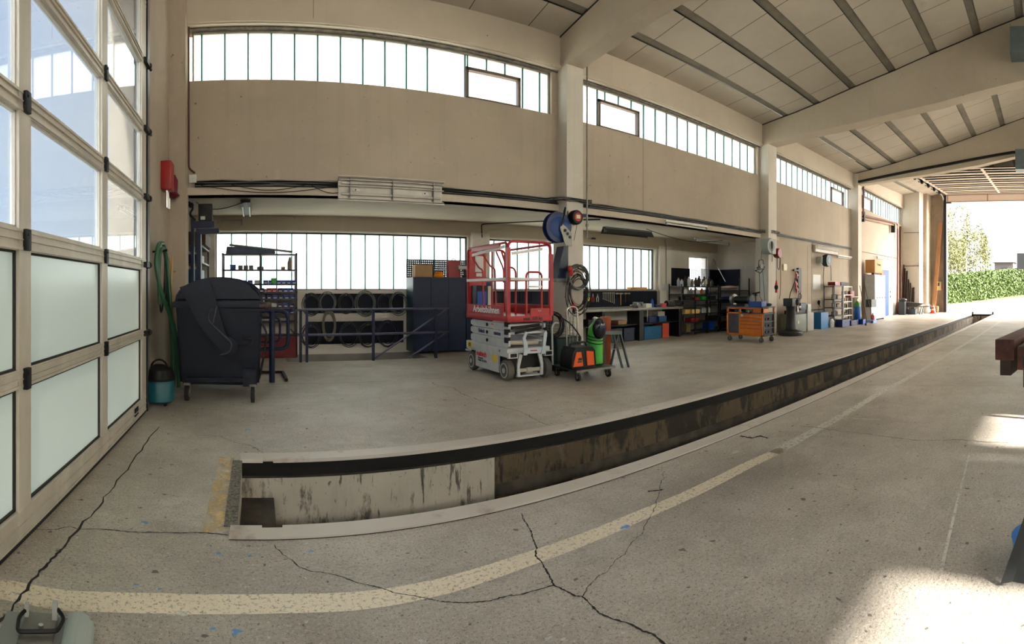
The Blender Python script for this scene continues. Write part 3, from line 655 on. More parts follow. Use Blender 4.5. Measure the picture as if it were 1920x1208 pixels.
# ================================================================ THINGS, left and middle of the hall
# ---- big wheeled waste container
def waste_container():
    t = thing('waste_container', 'large black wheeled waste container with a domed lid beside the sectional door', 'waste container', (-.46, 6.2, 0))
    hw = .54; D = 1.28
    b = MB(); bm = b.b
    lo = [(-.49, .06, .2), (.50, .06, .2), (.50, D-.06, .2), (-.49, D-.06, .2)]; hi = [(-hw, 0, 1.2), (hw, 0, 1.2), (hw, D, 1.2), (-hw, D, 1.2)]
    A = [bm.verts.new(p) for p in lo]; B = [bm.verts.new(p) for p in hi]
    bm.faces.new(A[::-1]); bm.faces.new(B)
    for i in range(4): bm.faces.new((A[i], A[(i+1) % 4], B[(i+1) % 4], B[i]))
    bmesh.ops.bevel(bm, geom=bm.edges[:], offset=.03, segments=3, affect='EDGES')
    b.box(-.4, -.012, .25, .4, .03, .30); b.box(.3, -.02, .2, .46, .04, .42)
    BIN = mat('black_bin_plastic', (.003, .006, .018), .5, var=.35, scale=7, bump=.15, spec=.35)
    b.build('body', [BIN], t)
    r = MB(); r.box(-hw-.03, -.03, 1.17, hw+.03, D+.03, 1.245, bev=.012); r.box(-hw-.04, -.045, 1.2, -.30, -.02, 1.235); r.box(.16, -.045, 1.13, hw+.03, -.02, 1.155); r.build('rim', [BIN], t)
    prof = []
    for i in range(15):
        a = PI*i/14; prof.append((-(hw+.01)*math.cos(a), 1.235+.30*math.sin(a)**.85))
    l = MB(); l.prism(prof, 'y', -.02, D+.02); es = [e for e in l.b.edges if abs(e.verts[0].co.y-e.verts[1].co.y) < .001]; bmesh.ops.bevel(l.b, geom=es, offset=.04, segments=3, affect='EDGES')
    for yy in (.22, .62, 1.0): l.tube([(-(hw+.012)*math.cos(PI*i/14), yy, 1.24+.302*math.sin(PI*i/14)**.85) for i in range(2, 13)], .012)
    l.build('lid', [BIN], t, smooth=False)
    # curved side arm of the sliding lid
    arm = []; outer = []; inner = []
    for i in range(15):
        k = i/14; x = -.30+.42*k; z = 1.42-.80*k-.10*math.sin(PI*k); w = .16+.06*math.sin(PI*k)*1.0
        outer.append((x-.13*(1-k)-.05, z)); inner.append((x+w*.9*(1-k)+.03, z+.12*(1-k)+.08*k))
    a = MB(); a.prism(outer+inner[::-1], 'y', -.055, -.02)
    a.cyl((.12, -.06, .70), (.12, -.018, .70), .115, n=20); a.cyl((.12, -.068, .70), (.12, -.06, .70), .03)
    a.build('side_arm', [BIN], t)
    s = MB(); s.tube([(-.12+.06*math.cos(q)+(.18 if q > PI else 0)*0, -.075, .98+.0) for q in (0,)] + rounded([(-.02, -.065, 1.19), (-.10, -.065, 1.15), (-.13, -.065, 1.02), (.02, -.065, .88), (.17, -.065, .74), (.14, -.065, .62), (.02, -.065, .6)], .1, 6), .010); s.build('arm_edge', [mat('edge_highlight', (.03, .036, .05), .4)], t)  # lighter tube paints a highlight along the edge of the arm
    h = MB(); h.tube(rounded([(.18, -.03, .72), (.40, -.03, .72), (.42, -.03, .79), (.30, -.03, .80)], .04), .012); h.build('handle_bar', [BLACK], t)
    h = MB(); h.tube(rounded([(.50, .02, 1.05), (.52, -.02, 1.0), (.60, -.03, .86), (.56, -.02, .6), (.50, .0, .30), (.48, .03, .26)], .08), .013); h.build('lift_handle', [BLACK], t)
    MB().box(-.10, -.016, .98, -.05, -.004, 1.11).build('sticker', [mat('blue_label', srgb(90, 110, 150), .6)], t)
    h = MB(); h.cyl((.50, -.02, 1.19), (.60, -.02, 1.20), .03); h.ball((.60, -.02, 1.2), .045); h.build('trunnion', [mat('brown_rubber', srgb(70, 50, 44), .6)], t)
    for x, y in ((-.40, .06), (.42, .02), (-.42, 1.2), (.42, 1.2)):
        w = MB(); w.cyl((x-.025, y, .10), (x+.025, y, .10), .10, n=20); o = w.build('caster', [RUBBER], t)
        w = MB(); w.cyl((x-.03, y, .10), (x+.03, y, .10), .055, n=14); w.box(x-.04, y-.02, .10, x-.033, y+.02, .22); w.box(x+.033, y-.02, .10, x+.04, y+.02, .22); w.box(x-.04, y-.05, .2, x+.04, y+.05, .23); k = w.build('caster_fork', [STEEL], o)
waste_container()
# ---- hose hanging by the door
t = thing('garden_hose', 'green hose looped over a wall hook to the left of the waste container', 'hose', (-1.30, 6.7, 0))
h = MB(); P = [Vector((.0, -.35, .10))]
h.tube(rounded([(.28, -.10, .10), (.24, -.15, .9), (.08, -.34, 1.35), (.03, -.42, 1.75), (.04, -.28, 2.0), (.06, .0, 2.02), (.06, .12, 1.9), (.10, .14, 1.4), (.14, .16, .8), (.16, .12, .12)], .22, 7), .028, 8)
h.tube(rounded([(.06, -.3, 1.2), (.05, -.36, 1.7), (.06, -.24, 1.93), (.08, .02, 1.95), (.12, .08, 1.5), (.18, .05, .6), (.2, 0, .1)], .2, 7), .024, 8)
h.build('hose', [mat('green_hose_rubber', srgb(48, 104, 74), .4, var=.2, scale=6)], t)
MB().cyl((-.08, -.06, 1.90), (.12, -.06, 1.92), .014).build('hook', [DSTEEL], t)
for k, (c, lab) in enumerate((((.02, .02, .02), 'black cable looped over the wall hook beside the green hose'), (srgb(190, 150, 80), 'yellowish air line hanging beside the green hose on the wall'))):
    h = MB(); h.tube(coil_pts((-1.26+.05*k, 6.82+.22*k, 1.52-.1*k), .40, 3+k*0, 'yz', .15, .30, seed=k+3), .009 if k else .012, 6); tag(h.build('hanging_cable', [mat('cable%d' % k, c, .5)]), lab, 'cable')
t = thing('wet_vacuum', 'dark vacuum with a teal tank on the floor at the foot of the green hose', 'vacuum', (-1.17, 6.02, 0))
MB().lathe([(.15, .03), (.19, .06), (.19, .26), (.17, .30)], n=20).build('tank', [mat('teal_plastic', srgb(24, 92, 104), .4)], t)
MB().lathe([(.19, .30), (.2, .33), (.16, .43), (.06, .48)], n=20).build('motor_head', [BLACK], t)
MB().tube(arc((0, 0, .44), .1, 0, PI, 8), .012).build('handle', [BLACK], t)
for a in range(4): MB().ball((.15*math.cos(a*PI/2+.7), .15*math.sin(a*PI/2+.7), .022), .022).build('caster', [BLACK], t)
# ---- red boxes on the end wall
t = thing('emergency_hoist_box', 'red enamelled box with two steel rods high on the wall by the sectional door', 'control box', (XL, 7.4, 3.02))
MB().box(0, -.16, -.16, .16, .12, .26, bev=.02).build('housing', [RED], t)
for y in (-.08, .02): MB().cyl((.08, y, -.42), (.08, y, -.16), .022).build('rod', [CHROME], t)
t = thing('wall_siren', 'small dark red horn on the pillar beside the red enamelled box', 'siren', (-1.27, 7.93, 3.02))
MB().lathe([(.03, -.20), (.11, -.15), (.07, -.1), (.08, .08), (.04, .17)], c=(-.03, -.11, 0), n=16).build('horn', [mat('dark_red_metal', srgb(120, 18, 48), .35)], t)
MB().box(-.03, -.08, -.04, .03, 0, .04).build('bracket', [GREY], t)
MB().cyl((-.09, -.1, -.36), (-.09, -.1, -.16), .02).build('rod', [CHROME], t)
o = MB().box(-1.09, 8.17, 3.14, -.97, 8.25, 3.27, bev=.01).build('junction_box', [WHITE]); tag(o, 'cream square junction box on the wall at the left end of the cable tray', 'junction box')
g = MB(); g.tube(rounded([(-1.10, 8.2, 6.2), (-1.10, 8.2, 3.38), (-1.0, 8.2, 3.30)], .05), .016); tag(g.build('conduit', [mat('maroon_conduit', srgb(84, 44, 40), .5)]), 'thin maroon conduit running down the corner left of the top window band', 'conduit')
# ---- cable tray along the band, with strands
t = thing('cable_tray', 'long grey cable tray with loose cables running along the wall above the annex', 'cable tray', (0, 8.2, 3.12))
k = MB()
def trz(x): return 0.0
k.box(-1.0, -.02, -.045, 5.6, .04, -.035); k.box(-1.0, .03, -.045, 5.6, .045, .045); k.box(6.02, -.02, -.045, 12.8, .04, -.035); k.box(6.02, .03, -.045, 12.8, .045, .045)
k.box(13.3, .0, -.03, 20.05, .04, -.02); k.box(13.3, .03, -.03, 20.05, .045, .03); k.box(20.5, .0, -.03, 26.9, .04, -.02); k.build('tray', [DGREY], t)
rnd = random.Random(3)
for j in range(7):
    pts = []; x = -1.0
    while x < 20: 
        pd = -.30 if (5.45 < x < 6.2 or 12.6 < x < 13.5) else 0
        pts.append((x, -.01+pd+rnd.uniform(-.012, .012), -.03+j*.013+rnd.uniform(-.012, .012))); x += .45 if pd == 0 and not (5.1 < x < 6.6) else .18
    MB().tube(pts, .007, 5).build('cable', [BLACK if j % 3 else GREY], t)
for j, (a, b, d) in enumerate(((-.9, 1.3, .13), (.9, 1.6, .12), (-.4, .8, .09))):
    MB().tube([(a+(b-a)*i/10, -.04, -.03-d*math.sin(PI*i/10)) for i in range(11)], .006, 5).build('sagging_cable', [BLACK], t)
# ---- fluorescent fittings
def batten(name, label, c, L_, w, refl, rz=0, tubes=1, tilt=0.0, mt=LGREY):
    t = thing(name, label, 'light fitting', c, rz); R_ = Matrix.Rotation(tilt, 3, 'X')
    MB().box(-L_/2, -w*.25, 0, L_/2, w*.25, .05, bev=.006).build('housing', [mt], t)
    if refl:
        k = MB(); k.prism([(-w/2, -.10), (-w*.25, 0), (w*.25, 0), (w/2, -.10), (w/2+.01, -.095), (w*.28, .01), (-w*.28, .01), (-w/2-.01, -.095)], 'x', -L_/2, L_/2); k.build('reflector', [mt], t)
    for i in range(tubes):
        y = (i-(tubes-1)/2)*w*.36; z = -.045
        MB().cyl((-L_/2+.05, y, z), (L_/2-.05, y, z), .017, n=10).build('tube', [WHITE], t)
        for s_ in (-1, 1): MB().box(s_*(L_/2-.03)-.015, y-.02, z-.03, s_*(L_/2-.03)+.015, y+.02, .01).build('lamp_holder', [GREY], t)
    return t
t = thing('strip_light', 'wide grey double strip light with long reflector ribs mounted on the wall above the annex', 'light fitting', (2.24, 8.18, 3.03))
k = MB(); k.box(-.90, -.06, -.15, .90, .0, .16)
for z in (-.155, .05, .15): k.box(-.91, -.13, z-.006, .91, -.05, z+.006)
k.prism([(-.06, .16), (-.17, .19), (-.17, .205), (-.06, .175)], 'x', -.91, .91); k.prism([(-.06, -.15), (-.19, -.19), (-.19, -.205), (-.06, -.165)], 'x', -.91, .91)
LF = mat('aged_lamp_grey', srgb(214, 206, 194), .5, var=.2, scale=3)
k.build('reflector', [LF], t)
for x in (-.72, 0, .72): MB().box(x-.006, -.135, -.17, x+.006, -.06, .18).build('rib', [GREY], t)
for z in (-.08, .1): MB().cyl((-.86, -.10, z), (.86, -.10, z), .02, n=10).build('tube', [LF], t)
for s_ in (-1, 1):
    MB().box(s_*.60-.05, -.075, -.03, s_*.60+.05, -.062, .015).build('starter', [WHITE], t)
    MB().cyl((s_*.60-.02, -.078, -.006), (s_*.60-.02, -.088, -.006), .012).build('knob', [BLACK], t)
t = batten('tube_light', 'short twin tube light under the annex soffit near the left end', (-.18, 9.3, 2.88), 1.35, .34, False, rz=PI/2, tubes=2, mt=DGREY)
t = batten('tube_light', 'dark grey batten light under the soffit right of the first pillar', (8.1, 8.9, 2.78), 1.5, .22, True, tubes=1, mt=DGREY)
t = batten('tube_light', 'white tube light fixed along the soffit edge between the first two pillars', (9.35, 8.12, 2.98), 1.55, .10, False, mt=WHITE)
t = batten('tube_light', 'slim pale tube light under the soffit in front of the small open window', (12.0, 9.4, 2.84), 1.7, .12, False, mt=LGREY)
t = thing('strip_light', 'wide grey double strip light on the wall above the teal hose reel', 'light fitting', (17.35, 8.16, 2.88))
k = MB(); k.box(-1.0, -.05, -.13, 1.0, .08, .13)
for z in (-.13, .0, .12): k.box(-1.0, -.13, z-.008, 1.0, -.04, z+.008)
k.build('reflector', [LF], t); MB().cyl((-.95, -.09, .06), (.95, -.09, .06), .022).build('tube', [LF], t)
t = batten('tube_light', 'white tube light on the wall just left of the third pillar', (19.1, 8.14, 2.72), 1.5, .12, False, mt=WHITE)
# conduits on the soffit
g = MB(); g.tube(rounded([(7.0, 8.6, 2.93), (6.2, 9.4, 2.92), (5.15, 10.6, 2.92), (5.1, 10.63, 2.9), (5.1, 10.60, 2.60)], .08), .014, 6); tag(g.build('conduit', [BLACK]), 'black cable crossing the soffit down to the post left of the first pillar', 'cable')
g = MB(); g.tube([(8.7+3.6*i/12, 8.9+.35*i/12, 2.88-.16*math.sin(PI*i/12)) for i in range(13)], .008, 5); tag(g.build('sagging_cable', [BLACK]), 'thin cable sagging under the soffit from the dark batten light', 'cable')
g = MB(); g.tube([(-1.0+.85*i/10, 8.4+.2*i/10, 2.86-.13*math.sin(PI*(i/10)**.7)+.04*i/10) for i in range(11)], .007, 5); tag(g.build('sagging_cable', [BLACK]), 'thin cable sagging from the dark post head to the short twin tube light', 'cable')
g = MB(); g.cyl((-.75, 10.62, 2.86), (-.3, 10.62, 2.86), .012); g.cyl((-.3, 10.62, 2.88), (-.3, 10.62, 2.74), .012); tag(g.build('conduit', [GREY]), 'short bent conduit on the annex beam above the left window corner', 'conduit')
# ---- dark steel swivel post left of the racks
t = thing('swivel_crane_post', 'dark blue steel post with short arms and a black head box left of the racks', 'steel post', (-1.06, 8.75, 0))
k = MB(); k.box(-.07, -.04, 0, -.02, .10, 2.62); k.box(.02, -.02, 0, .10, .10, 2.42); k.box(-.10, -.10, 0, .14, .16, .02); k.build('post', [NAVY], t)
k = MB(); k.box(-.06, -.05, 2.47, .34, .06, 2.58); k.box(.02, -.04, 2.36, .42, .06, 2.45); k.build('arm', [NAVY], t)
k = MB(); k.box(.06, -.06, 2.58, .30, .12, 2.88, bev=.01); k.build('head_box', [BLACK], t)
k = MB(); k.tube(rounded([(-.10, .0, 2.93), (-.12, .0, 2.88), (-.02, -.05, 2.82), (-.10, -.05, 2.7), (0, 0, 2.6)], .06), .02); k.ball((-.07, -.02, 2.86), .05); k.build('cable_loop', [BLACK], t)
MB().box(.10, -.066, 2.60, .18, -.058, 2.66).build('label_plate', [WHITE], t)
# ---- shelf racks at the annex back wall
RACK = mat('rack_steel', srgb(70, 60, 72), .45, .3, .3, 6)
def rack(name, label, x0, x1, y0, y1, zs, posts, H, m=RACK, pw=.035, shelf_t=.03):
    cx = (x0+x1)/2; t = thing(name, label, 'shelf rack', (cx, y0, 0))
    for px in posts:
        for y in (0, y1-y0): MB().box(px-cx-pw/2, y, 0, px-cx+pw/2, y+.03, H).build('upright', [m], t)
    for z in zs: MB().box(x0-cx, .0, z-shelf_t, x1-cx, y1-y0+.03, z).build('shelf', [m], t)
    return t
ZS = [.10, .455, .73, .90, 1.03, 1.20, 1.34, 1.505, 1.80, 2.12]
rack('shelf_rack', 'steel rack full of small blue storage bins in front of the left annex window', -.70, .85, 10.30, 10.62, ZS, (-.68, .088, .83), 2.14)
rack('shelf_rack', 'steel rack seen end on against the left annex wall beside the dark post', -1.36, -.98, 9.1, 10.5, [.1, .6, 1.1, 1.5, 1.90, 2.2], (-1.34, -1.0), 2.25)
o = MB().box(-1.36, 9.15, 2.21, -.92, 10.2, 2.45).build('cardboard_box', [BROWN]); tag(o, 'long brown box on top of the end-on rack beside the dark post', 'box')
for nm, lab, z0, z1, m in (('storage_crate', 'dark blue crate on the upper shelf of the end-on rack', 1.91, 2.04, DBLUE), ('storage_crate', 'teal crate on the middle shelf of the end-on rack', 1.51, 1.76, MBLUE), ):
    o = MB().box(-1.32, 9.2, z0, -1.02, 9.9, z1, bev=.01).build(nm, [m]); tag(o, lab, 'crate')
# bins on the rack
def bin_proto(m, label, w=.105, d=.17, h=.075):
    t = thing('storage_bin', label, 'storage bin'); b = MB()
    b.prism([(0, 0), (d, 0), (d, h), (.05, h), (0, h*.45)], 'x', -w/2, -w/2+.004); b.prism([(0, 0), (d, 0), (d, h), (.05, h), (0, h*.45)], 'x', w/2-.004, w/2)
    b.box(-w/2, 0, 0, w/2, d, .004); b.box(-w/2, d-.004, 0, w/2, d, h); b.box(-w/2, 0, 0, w/2, .004, h*.45)
    b.build('bin_body', [m], t); MB().box(-w*.3, -.003, h*.1, w*.3, 0, h*.35).build('label_holder', [WHITE], t); return t
GB = 'small storage bins on the blue-bin rack'
protos = {}
rowlab = {1.505: 'upper bin row below the bottle shelf', 1.34: 'second bin row of the rack', 1.20: 'third bin row of the rack', 1.03: 'fourth bin row of the rack', .90: 'row of the rack just behind the rail'}
ordn = ['leftmost', 'second from the left', 'third from the left', 'fourth from the left', 'fifth from the left', 'sixth from the left', 'seventh from the left', 'eighth from the left', 'ninth from the left', 'tenth from the left']
def bins(z, xs, mats_, nm, sc=1.0):
    per = {}
    for i, (x, mk) in enumerate(zip(xs, mats_)):
        m, cn = mk; n = per.get(cn, 0); per[cn] = n+1
        lab = '%s %s bin, %s' % (ordn[min(n, 9)], cn, rowlab[z])
        if cn not in protos: protos[cn] = t = bin_proto(m, lab); t.location = (x, 10.29, z+.001); t['group'] = GB
        else: dup(protos[cn], (x, 10.29, z+.001), 0, lab, GB)
BL = (BLUE, 'blue'); DB = (DBLUE, 'dark blue'); GR = (GREEN, 'green'); RD = (REDC, 'red'); WH = (LGREY, 'pale'); TL = (MBLUE, 'teal')
bins(1.505, [-.35, -.24, -.12, .02, .20, .31, .47, .57, .67, .78], [TL, BL, BL, WH, BL, BL, BL, BL, BL, BL], '')
bins(1.34, [.0, .12, .27, .38, .50, .61, .72], [DB, DB, RD, RD, DB, BL, BL], '')
bins(1.20, [.15, .27, .39, .51, .63, .75], [DB, DB, BL, DB, BL, BL], '')
bins(1.03, [.13, .25, .37, .49, .61, .73], [DB, DB, WH, DB, BL, DB], '')
bins(.90, [.20, .34, .62, .74], [DB, DB, BL, BL], '')
def boxo(nm, lab, cat, x0, y0, z0, x1, y1, z1, m, bev=.006, group=None, parts=None):
    w, d, h = (x1-x0)/2, (y1-y0)/2, z1-z0
    return tag(MB().box(-w, -d, 0, w, d, h, bev=bev).build(nm, [m], None, ((x0+x1)/2, (y0+y1)/2, z0)), lab, cat, group)
def crate(nm, lab, x0, y0, z0, x1, y1, z1, m, group=None, lid=None, cat='crate'):
    t = thing(nm, lab, cat, ((x0+x1)/2, (y0+y1)/2, z0), 0, group); w, d, h = (x1-x0)/2, (y1-y0)/2, z1-z0
    b = MB(); b.box(-w, -d, 0, w, d, .01); b.box(-w, -d, 0, -w+.01, d, h); b.box(w-.01, -d, 0, w, d, h); b.box(-w, -d, 0, w, -d+.01, h); b.box(-w, d-.01, 0, w, d, h)
    b.box(-w-.008, -d-.008, h-.03, w+.008, -d+.004, h-.01); b.box(-w*.5, -d-.006, h*.2, w*.5, -d, h*.3); b.build('body', [m], t)
    if lid: MB().box(-w-.006, -d-.006, h, w+.006, d+.006, h+.02, bev=.004).build('lid', [lid], t)
    MB().box(-.05, -d-.02, h*.55, .05, -d-.008, h*.62).build('handle', [m], t)
    return t
crate('storage_bin', 'tall green storage bin in the upper bin row of the rack', .31, 10.27, 1.507, .42, 10.42, 1.62, GREEN, cat='storage bin')
crate('parts_box', 'blue box on the bottle shelf of the blue-bin rack', -.53, 10.32, 1.801, -.42, 10.5, 1.90, BLUE, cat='box')
for k, x in enumerate((-.32, -.21, -.10)): boxo('grease_tub', '%s grey tub on the bottle shelf of the blue-bin rack' % ordn[k], 'tub', x-.045, 10.35, 1.801, x+.045, 10.5, 1.885, mat('olive_grey', srgb(110, 110, 100), .6), group='grey tubs on the bottle shelf')
boxo('folded_cloth', 'grey folded cloth right of the tubs on the bottle shelf', 'cloth', .02, 10.33, 1.801, .16, 10.52, 1.86, GREY, .02)
boxo('carton', 'small beige carton left of the brown bottle', 'carton', .52, 10.35, 1.801, .60, 10.45, 1.86, CARD)
t = thing('spray_bottle', 'brown wrapped bottle at the right end of the bottle shelf', 'bottle', (.70, 10.42, 1.801)); MB().lathe([(.045, 0), (.05, .02), (.05, .15), (.03, .2), (.022, .24)]).build('bottle_body', [mat('brown_wrap', srgb(140, 122, 100), .5)], t); MB().cyl((0, 0, .24), (0, 0, .26), .024).build('cap', [WHITE], t)
o = MB().prism([(-.62, 2.125), (-.60, 2.27), (-.05, 2.26), (.38, 2.21), (.40, 2.14), (.12, 2.13)], 'y', 10.33, 10.58).build('tarpaulin', [mat('blue_grey_tarp', srgb(66, 84, 108), .6, var=.4, scale=5)]); tag(o, 'blue-grey folded tarpaulin lying on top of the blue-bin rack', 'tarpaulin')
o = MB().bar((-.55, 10.40, 2.31), (.75, 10.45, 2.17), .20, .03).build('board', [mat('grey_board', srgb(120, 120, 112), .7)]); tag(o, 'long grey board resting on the tarpaulin on top of the blue-bin rack', 'board')
t = crate('tool_chest', 'dark red metal chest on the floor under the blue-bin rack', .06, 10.22, 0, .82, 10.29+.0, .42, mat('dark_red_enamel', srgb(116, 22, 32), .4), cat='tool chest')
# ---- tube barrier in front of the racks
t = thing('tube_barrier', 'navy round-cornered tube barrier beside the waste container', 'barrier', (.24, 7.55, 0))
k = MB()
k.tube(rounded([(-.75, 0, 1.07), (.24, 0, 1.07), (.24, 0, .50), (-.75, 0, .50)], .13, 7), .028, 10); k.build('outer_frame', [NAVY], t)
k = MB(); k.tube(rounded([(-.75, .03, .97), (.12, .03, .97), (.12, .03, .60), (-.75, .03, .60)], .09, 7), .018, 10); k.build('inner_frame', [NAVY], t)
MB().cyl((0, 0, 0), (0, 0, 1.07), .045, n=14).build('post', [NAVY], t)
k = MB(); k.bar((-.5, .75, .03), (.20, .75, .03), .04); k.bar((.20, .75, .03), (.22, .02, .03), .04); k.build('base_rail', [DSTEEL], t)
# ---- stair railing
t = thing('stair_railing', 'navy stair railing with two rails around the stairwell in front of the hanging cables', 'railing', (.85, 9.58, 0))
for x in (0, .12, 1.42, 2.72): MB().box(x-.025, -.025, 0, x+.025, .025, 1.0).build('post', [NAVY], t)
RC = mat('rail_worn', srgb(90, 88, 110), .35, .5, .2, 5)
for z in (1.0, .52): MB().tube(rounded([(-.05, 0, z), (3.0, 0, z)], .03), .024, 10).build('rail', [RC], t)
for a, b in (((2.98, .02, 1.0), (1.42, .02, .02)), ((2.98, .02, .52), (2.15, .02, .02))): MB().cyl(a, b, .018).build('stair_handrail', [RC], t)
g = MB(); g.tube(rounded([(-.05, 0, 1.0), (-.12, .0, .98), (-.12, .6, .98), (-.12, 1.0, .98)], .05), .02); g.tube(rounded([(0, 0, .52), (-.12, .1, .55), (-.12, 1.0, .55)], .05), .02); g.build('return_rail', [RC], t)
# ---- pegboards with hanging cables
for k, (z0, z1, pos) in enumerate(((.88, 1.30, 'upper'), (.22, .70, 'lower'))):
    o = MB().box(1.05, YA-.03, z0, 3.22, YA-.001, z1).build('pegboard', [NAVYD]); tag(o, '%s of the two navy pegboards that carry coiled cables' % pos, 'pegboard')
CABM = [mat('cable_a', (.025, .025, .03), .5), mat('cable_b', srgb(120, 112, 96), .5), mat('cable_c', srgb(40, 44, 70), .5), mat('cable_d', srgb(84, 92, 84), .5)]
spec = [(1.18, 1.06, .22, 4, 0), (1.52, 1.10, .21, 4, 3), (1.92, 1.08, .20, 5, 0), (2.35, 1.08, .25, 5, 3), (2.78, 1.10, .18, 3, 0), (3.10, 1.08, .23, 4, 3),
        (1.16, .40, .24, 4, 0), (1.55, .62, .30, 7, 1), (1.98, .42, .25, 4, 0), (2.40, .40, .24, 4, 0), (2.85, .42, .26, 4, 2)]
for i, (x, z, r, lp, ci) in enumerate(spec):
    row = 'upper' if i < 6 else 'lower'; n = i if i < 6 else i-6
    t = thing('cable_coil', '%s cable coil hanging on the %s navy pegboard' % (ordn[n], row) if i != 7 else 'beige rope-like cable coil on the lower navy pegboard', 'cable coil', (x, YA-.085, z), 0, 'cable coils on the navy pegboards')
    k = MB(); k.tube(coil_pts((0, 0, 0), r, lp, 'xz', .13, .82 if i != 7 else .42, seed=i+11, thick=.02), .009, 5); k.build('cable', [CABM[ci]], t)
    MB().cyl((0, .055, r*.95), (0, -.03, r*.95), .008).build('hook', [CHROME], t)
# ---- blue lockers
t = thing('steel_locker', 'navy steel locker with three narrow doors left of the scissor lift', 'locker', (3.90, 10.2, 0))
MB().box(-.61, .02, .05, .61, .50, 1.65).build('carcass', [mat('teal_navy', srgb(26, 50, 66), .4, var=.2)], t)
for k in range(3):
    d = MB().box(-.605+k*.405, -.005, .06, -.205+k*.405, .02, 1.64, bev=.004).build('door', [NAVY], t)
    MB().box(-.24+k*.405, -.02, .8, -.22+k*.405, -.005, .92).build('handle', [DSTEEL], d)
t = thing('steel_locker', 'navy steel cabinet directly behind the rear of the scissor lift', 'locker', (4.85, 10.2, 0))
MB().box(-.33, .02, .05, .33, .50, 1.65).build('carcass', [NAVY], t)
for k in range(2): MB().box(-.325+k*.33, -.005, .06, .0+k*.33, .02, 1.64, bev=.004).build('door', [NAVY], t)
t = crate('wooden_box', 'pale plywood box on the left end of the navy locker', 3.36, 10.25, 1.651, 3.75, 10.5, 1.92, CARD, cat='box')
for k in range(1):
    t = thing('hose_coil', 'orange coiled hose between the plywood box and the red case', 'hose', (3.93, 10.35, 1.60)); q = MB()
    for j in range(4): q.tube(arc((0, .0, .07+.03*j), .10-.012*j, 0, 2*PI, 16, 'xy'), .022, 6)
    q.build('hose', [mat('orange_hose', srgb(240, 140, 30), .4)], t)
t = boxo('tool_case', 'red tool case standing upright on the navy locker', 'tool case', 4.14, 10.3, 1.651, 4.42, 10.42, 2.02, mat('faded_red', srgb(150, 52, 56), .5)); MB().tube(arc((0, 0, .37), .05, 0, PI, 6), .008).build('handle', [BLACK], t)
t = thing('power_drill', 'grey and black power drill leaning on the red case', 'power drill', (4.50, 10.25, 1.651)); q = MB(); q.cyl((-.16, 0, .22), (.06, 0, .22), .045); q.cyl((.06, 0, .22), (.12, 0, .22), .022); q.build('housing', [LGREY], t); MB().bar((-.02, 0, .2), (.02, 0, .03), .045, .05).box(-.06, -.04, 0, .08, .04, .05).build('grip', [BLACK], t)
o = MB().prism([(4.60, 2.0), (4.85, 1.98), (4.85, 1.66), (4.68, 1.66)], 'y', 10.2, 10.24).build('metal_sheet', [mat('mustard_sheet', srgb(214, 160, 60), .6)]); tag(o, 'mustard yellow sheet standing on the locker right behind the lift rail', 'sheet')
# perforated panel
q = MB(); n = 0
t = thing('perforated_panel', 'white perforated metal panel standing on the lockers in front of the window', 'panel', (4.06, 10.62, 1.651))
q = MB()
for i in range(34): q.box(-.79+i*.047, 0, 0, -.79+i*.047+.030, .012, .40)
for j in range(9): q.box(-.79, 0, j*.047, .79, .012, j*.047+.030)
q.build('sheet', [mat('panel_grey', srgb(60, 62, 74), .5)], t)
# ================================================================ scissor lift
t = thing('scissor_lift', 'red and white scissor lift with a railed platform parked left of the first pillar', 'scissor lift', (3.60, 6.60, 0))
LR = mat('lift_red', srgb(190, 38, 44), .4, var=.25, scale=6); LW = mat('lift_white', srgb(214, 216, 216), .45, var=.18, scale=8)
Wd, Ln = .80, 1.52
k = MB(); k.box(.0, .0, .90, Wd, Ln, .985, bev=.008); k.box(.02, .02, .985, Wd-.02, Ln-.02, .99); k.build('platform', [LR], t)
k = MB(); k.box(0, .16, .985, .02, Ln-.0, 1.14); k.box(0, Ln-.02, .985, Wd, Ln, 1.14); k.box(Wd-.02, .0, .985, Wd, Ln, 1.14); k.box(.4, 0, .985, Wd, .02, 1.10); k.build('toe_board', [LR], t)
def hoop(a, b, z1, z0=.985, r=.10, rr=.02): return rounded([(*a, z0), (*a, z1), (*b, z1), (*b, z0)], r, 6)
MB().tube(hoop((.02, .02), (Wd-.02, .02), 2.12), .021, 10).build('guardrail', [LR], t)
MB().tube(hoop((.02, .04), (.02, Ln-.02), 2.10), .019, 10).build('guardrail', [LR], t)
MB().tube(hoop((Wd-.02, .04), (Wd-.02, Ln-.02), 2.10), .019, 10).build('guardrail', [LR], t)
MB().tube(hoop((.04, Ln-.02), (Wd-.04, Ln-.02), 2.10), .019, 10).build('guardrail', [LR], t)
MB().box(-.01, -.01, .985, .045, .045, 2.02).build('corner_post', [LR], t); MB().box(Wd-.05, -.012, .985, Wd+.01, .04, 1.95).build('corner_post', [LR], t)
for z in (1.55,):
    MB().box(.0, .0, z-.022, .012, Ln, z+.022).build('mid_rail', [mat('worn_white_rail', srgb(232, 222, 216), .5)], t)
    MB().box(.0, .0, z-.02, Wd, .014, z+.02).build('mid_rail', [MATS['worn_white_rail']], t)
    MB().box(Wd-.012, 0, z-.02, Wd, Ln, z+.02).build('mid_rail', [LR], t); MB().box(0, Ln-.02, z-.02, Wd, Ln, z+.02).build('mid_rail', [LR], t)
MB().bar((.0, .25, 2.06), (-.005, 1.25, 2.06), .03, .05).build('grab_bar', [LR], t)
MB().bar((.06, -.02, 1.93), (.60, -.02, 2.02), .02, .045).build('folding_bar', [MATS['worn_white_rail']], t)
MB().bar((.0, .1, 2.04), (.02, 1.3, 1.98), .02, .045).build('folding_bar', [MATS['worn_white_rail']], t)
